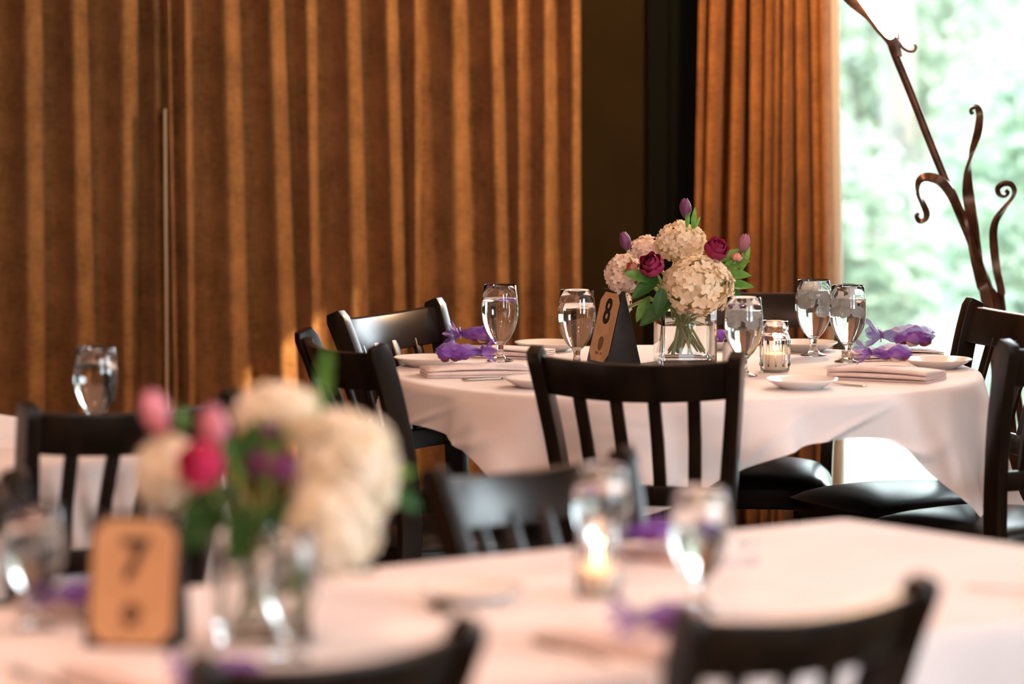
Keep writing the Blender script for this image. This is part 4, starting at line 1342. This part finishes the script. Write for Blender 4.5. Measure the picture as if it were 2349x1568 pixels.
foliage_sprig(V7, 'blurred dark green leaves filling the centre of the near bouquet', F7, [
    ((-0.378, 6.420, 0.967), (-0.8, -0.2, -0.2), (0, -0.8, 0.6), 'd', 1.2),
    ((-0.353, 6.410, 0.987), (-0.4, -0.2, 0.5), (0, -0.9, 0.3), 'd', 1.1),
    ((-0.329, 6.410, 0.968), (0.5, -0.2, -0.3), (0, -0.9, 0.3), 'd', 1.1),
    ((-0.371, 6.400, 0.957), (-0.2, -0.2, -0.8), (0, -0.9, 0.3), 'd', 1.1),
    ((-0.392, 6.440, 0.983), (0.3, -0.1, 0.8), (0, -0.9, 0.3), 'd', 1.1),
    ((-0.403, 6.420, 0.948), (-0.7, -0.2, -0.6), (0, -0.9, 0.3), 'd', 1.2),
    ((-0.339, 6.380, 0.959), (0.1, -0.2, -0.9), (0, -0.9, 0.3), 'd', 1.0),
    ((-0.355, 6.440, 0.958), (0.2, -0.2, 0.9), (0, -0.9, 0.3), 'd', 1.3)])
foliage_sprig(V7, 'blurred tall pale green stalk rising above the near bouquet', F7, [
    ((-0.271, 6.440, 1.079), (0.10, 0, 1), (0, -1, 0.1), 'l', 0.70),
    ((-0.265, 6.450, 1.081), (0.12, 0.1, 1), (-0.5, -0.8, 0.1), 'l', 0.66)])
foliage_sprig(V7, 'blurred green leaves poking out right of the ivory hydrangeas', F7, [
    ((-0.182, 6.440, 0.986), (0.9, 0, 0.1), (0, -0.7, 0.7), 'b', 0.65),
    ((-0.182, 6.440, 0.977), (0.75, 0, -0.5), (0, -0.8, 0.5), 'd', 0.75),
    ((-0.253, 6.360, 0.876), (0.9, 0, -0.1), (0, -0.7, 0.7), 'd', 0.75)])
foliage_sprig(V7, 'blurred bright green stem crossing the near bouquet below the pink tulips', F7, [
    ((-0.374, 6.345, 0.976), (-0.30, -0.05, 0.95), (-0.2, -1, 0.1), 'l', 0.55)])

# ---------------------------------------------------------------- iron flower lamp by the window
YL = 11.55
tl_ = thing('floor_lamp', 'rust brown wrought iron flower lamp with curling tendrils before the window', 'lamp', (1.262, YL, 0), 0)
LB = Vector((1.262, YL, 0))
def LP(pts, dy=0.0): return [Vector((x, YL + dy, z)) - LB for x, z in pts]
def ldrop(base_pts, foot): return base_pts + [Vector(foot)]
stem_pts = LP([(0.955, 1.480), (0.968, 1.445), (1.006, 1.354), (1.057, 1.227), (1.107, 1.106), (1.154, 0.996), (1.188, 0.907), (1.211, 0.830), (1.230, 0.708)])
mk('lamp_stem', *tube(spline(stem_pts + [Vector((0.0, 0, 0.40)), Vector((0, 0, 0.02))], 6), 0.0105, 12), 'rusted_iron', tl_)
def tendril(px_pts, w0, w1, twist, dy, tail):
    pts = spline(tail + LP(px_pts, dy), 7)
    n = len(pts)
    ws = [w0 + (w1 - w0) * (max(0, i / (n - 1) - 0.45) / 0.55) ** 1.0 for i in range(n)]
    o = mk('tendril', *ribbon_bar(pts, ws, 0.009, twist, 0.4), 'rusted_iron', tl_, smooth=True)
    md = o.modifiers.new('edges', 'BEVEL'); md.width = 0.0016; md.segments = 1; md.harden_normals = True
    return o
tendril([(1.200, 0.819), (1.186, 0.874), (1.170, 0.930), (1.154, 0.990), (1.139, 1.040), (1.118, 1.082), (1.098, 1.117), (1.072, 1.139), (1.043, 1.145), (1.025, 1.133), (1.023, 1.106), (1.036, 1.079), (1.046, 1.054), (1.042, 1.037), (1.028, 1.034), (1.021, 1.046), (1.026, 1.054)], 0.026, 0.007, 9.0, -0.02, [Vector((-0.02, -0.02, 0.05)), Vector((-0.012, -0.02, 0.45))])
tendril([(1.226, 0.797), (1.206, 0.863), (1.188, 0.930), (1.172, 0.990), (1.161, 1.051), (1.153, 1.106), (1.152, 1.156), (1.161, 1.205), (1.176, 1.255), (1.181, 1.293), (1.177, 1.315), (1.167, 1.320), (1.159, 1.312), (1.163, 1.301)], 0.030, 0.008, 10.0, 0.012, [Vector((0.015, 0.012, 0.05)), Vector((0.010, 0.012, 0.45))])
tendril([(1.244, 0.802), (1.242, 0.852), (1.230, 0.902), (1.223, 0.952), (1.220, 1.001), (1.227, 1.034), (1.246, 1.062), (1.264, 1.086), (1.272, 1.108), (1.263, 1.124), (1.244, 1.125), (1.230, 1.113), (1.235, 1.097), (1.248, 1.094), (1.256, 1.103), (1.249, 1.109)], 0.020, 0.0055, 5.0, 0.03, [Vector((0.05, 0.03, 0.05)), Vector((0.042, 0.03, 0.45))])
# straps hugging the flower shade, and the small curl
def strap(px_pts, ws, dy, tw0):
    pts = spline(LP(px_pts, dy), 6); n = len(pts)
    wl = [ws[min(int(i / (n - 1) * (len(ws) - 1)), len(ws) - 2)] for i in range(n)]
    for i in range(n):
        q = i / (n - 1) * (len(ws) - 1); k = min(int(q), len(ws) - 2); wl[i] = ws[k] + (ws[k + 1] - ws[k]) * (q - k)
    return bevel(mk('petal_strap', *ribbon_bar(pts, wl, 0.006, 0.0, tw0), 'rusted_iron', tl_), 0.002, 2)
strap([(0.973, 1.445), (0.957, 1.485), (0.930, 1.521), (0.901, 1.554), (0.867, 1.584), (0.829, 1.617), (0.801, 1.655)], [0.020, 0.030, 0.036, 0.034, 0.040, 0.034, 0.010], -0.012, PI / 2)
strap([(0.975, 1.452), (0.968, 1.496), (0.961, 1.535), (0.958, 1.573), (0.947, 1.617), (0.940, 1.666)], [0.014, 0.018, 0.012, 0.018, 0.022, 0.008], 0.03, PI / 2)
mk('curl', *tube(spline(LP([(0.970, 1.489), (0.983, 1.471), (0.999, 1.461), (1.012, 1.462), (1.017, 1.472), (1.013, 1.478)], 0.0), 6), [0.0045] * 5 + [0.004] * 20 + [0.0035] * 6, 8), 'rusted_iron', tl_)
# flower shade: open glowing cone leaning up and to the left
axis0 = LP([(0.964, 1.467)])[0]; axis1 = LP([(0.894, 1.666)])[0]
ad = (axis1 - axis0).normalized()
Ms = Matrix.Translation(axis0) @ look(ad)
vv, ff = [], []
for i in range(10):
    k = i / 9
    for j in range(32):
        a = 2 * PI * j / 32
        r_s = 0.006 + 0.060 * k ** 0.9 * (1 + 0.10 * k * math.cos(4 * a))
        vv.append(Ms @ Vector((r_s * math.cos(a), r_s * math.sin(a), 0.20 * k + 0.02 * k * math.cos(4 * a))))
for i in range(9):
    for j in range(32):
        ff.append((i * 32 + j, i * 32 + (j + 1) % 32, (i + 1) * 32 + (j + 1) % 32, (i + 1) * 32 + j))
sh = mk('lamp_shade', vv, ff, 'lamp_shade_glass', tl_)
sh['label'] = 'glowing white flower shade'
lb_ = bpy.data.lights.new('lamp_bulb', 'POINT'); lb_.energy = 60; lb_.color = (1.0, 0.55, 0.26); lb_.shadow_soft_size = 0.05
lbo = bpy.data.objects.new('lamp_bulb', lb_); col.objects.link(lbo); lbo.parent = tl_; lbo.location = axis0 + ad * 0.24
mk('lamp_base', *lathe([(0, 0), (0.13, 0), (0.135, 0.006), (0.12, 0.016), (0.05, 0.030), (0.03, 0.05), (0, 0.055)], 32), 'rusted_iron', tl_)
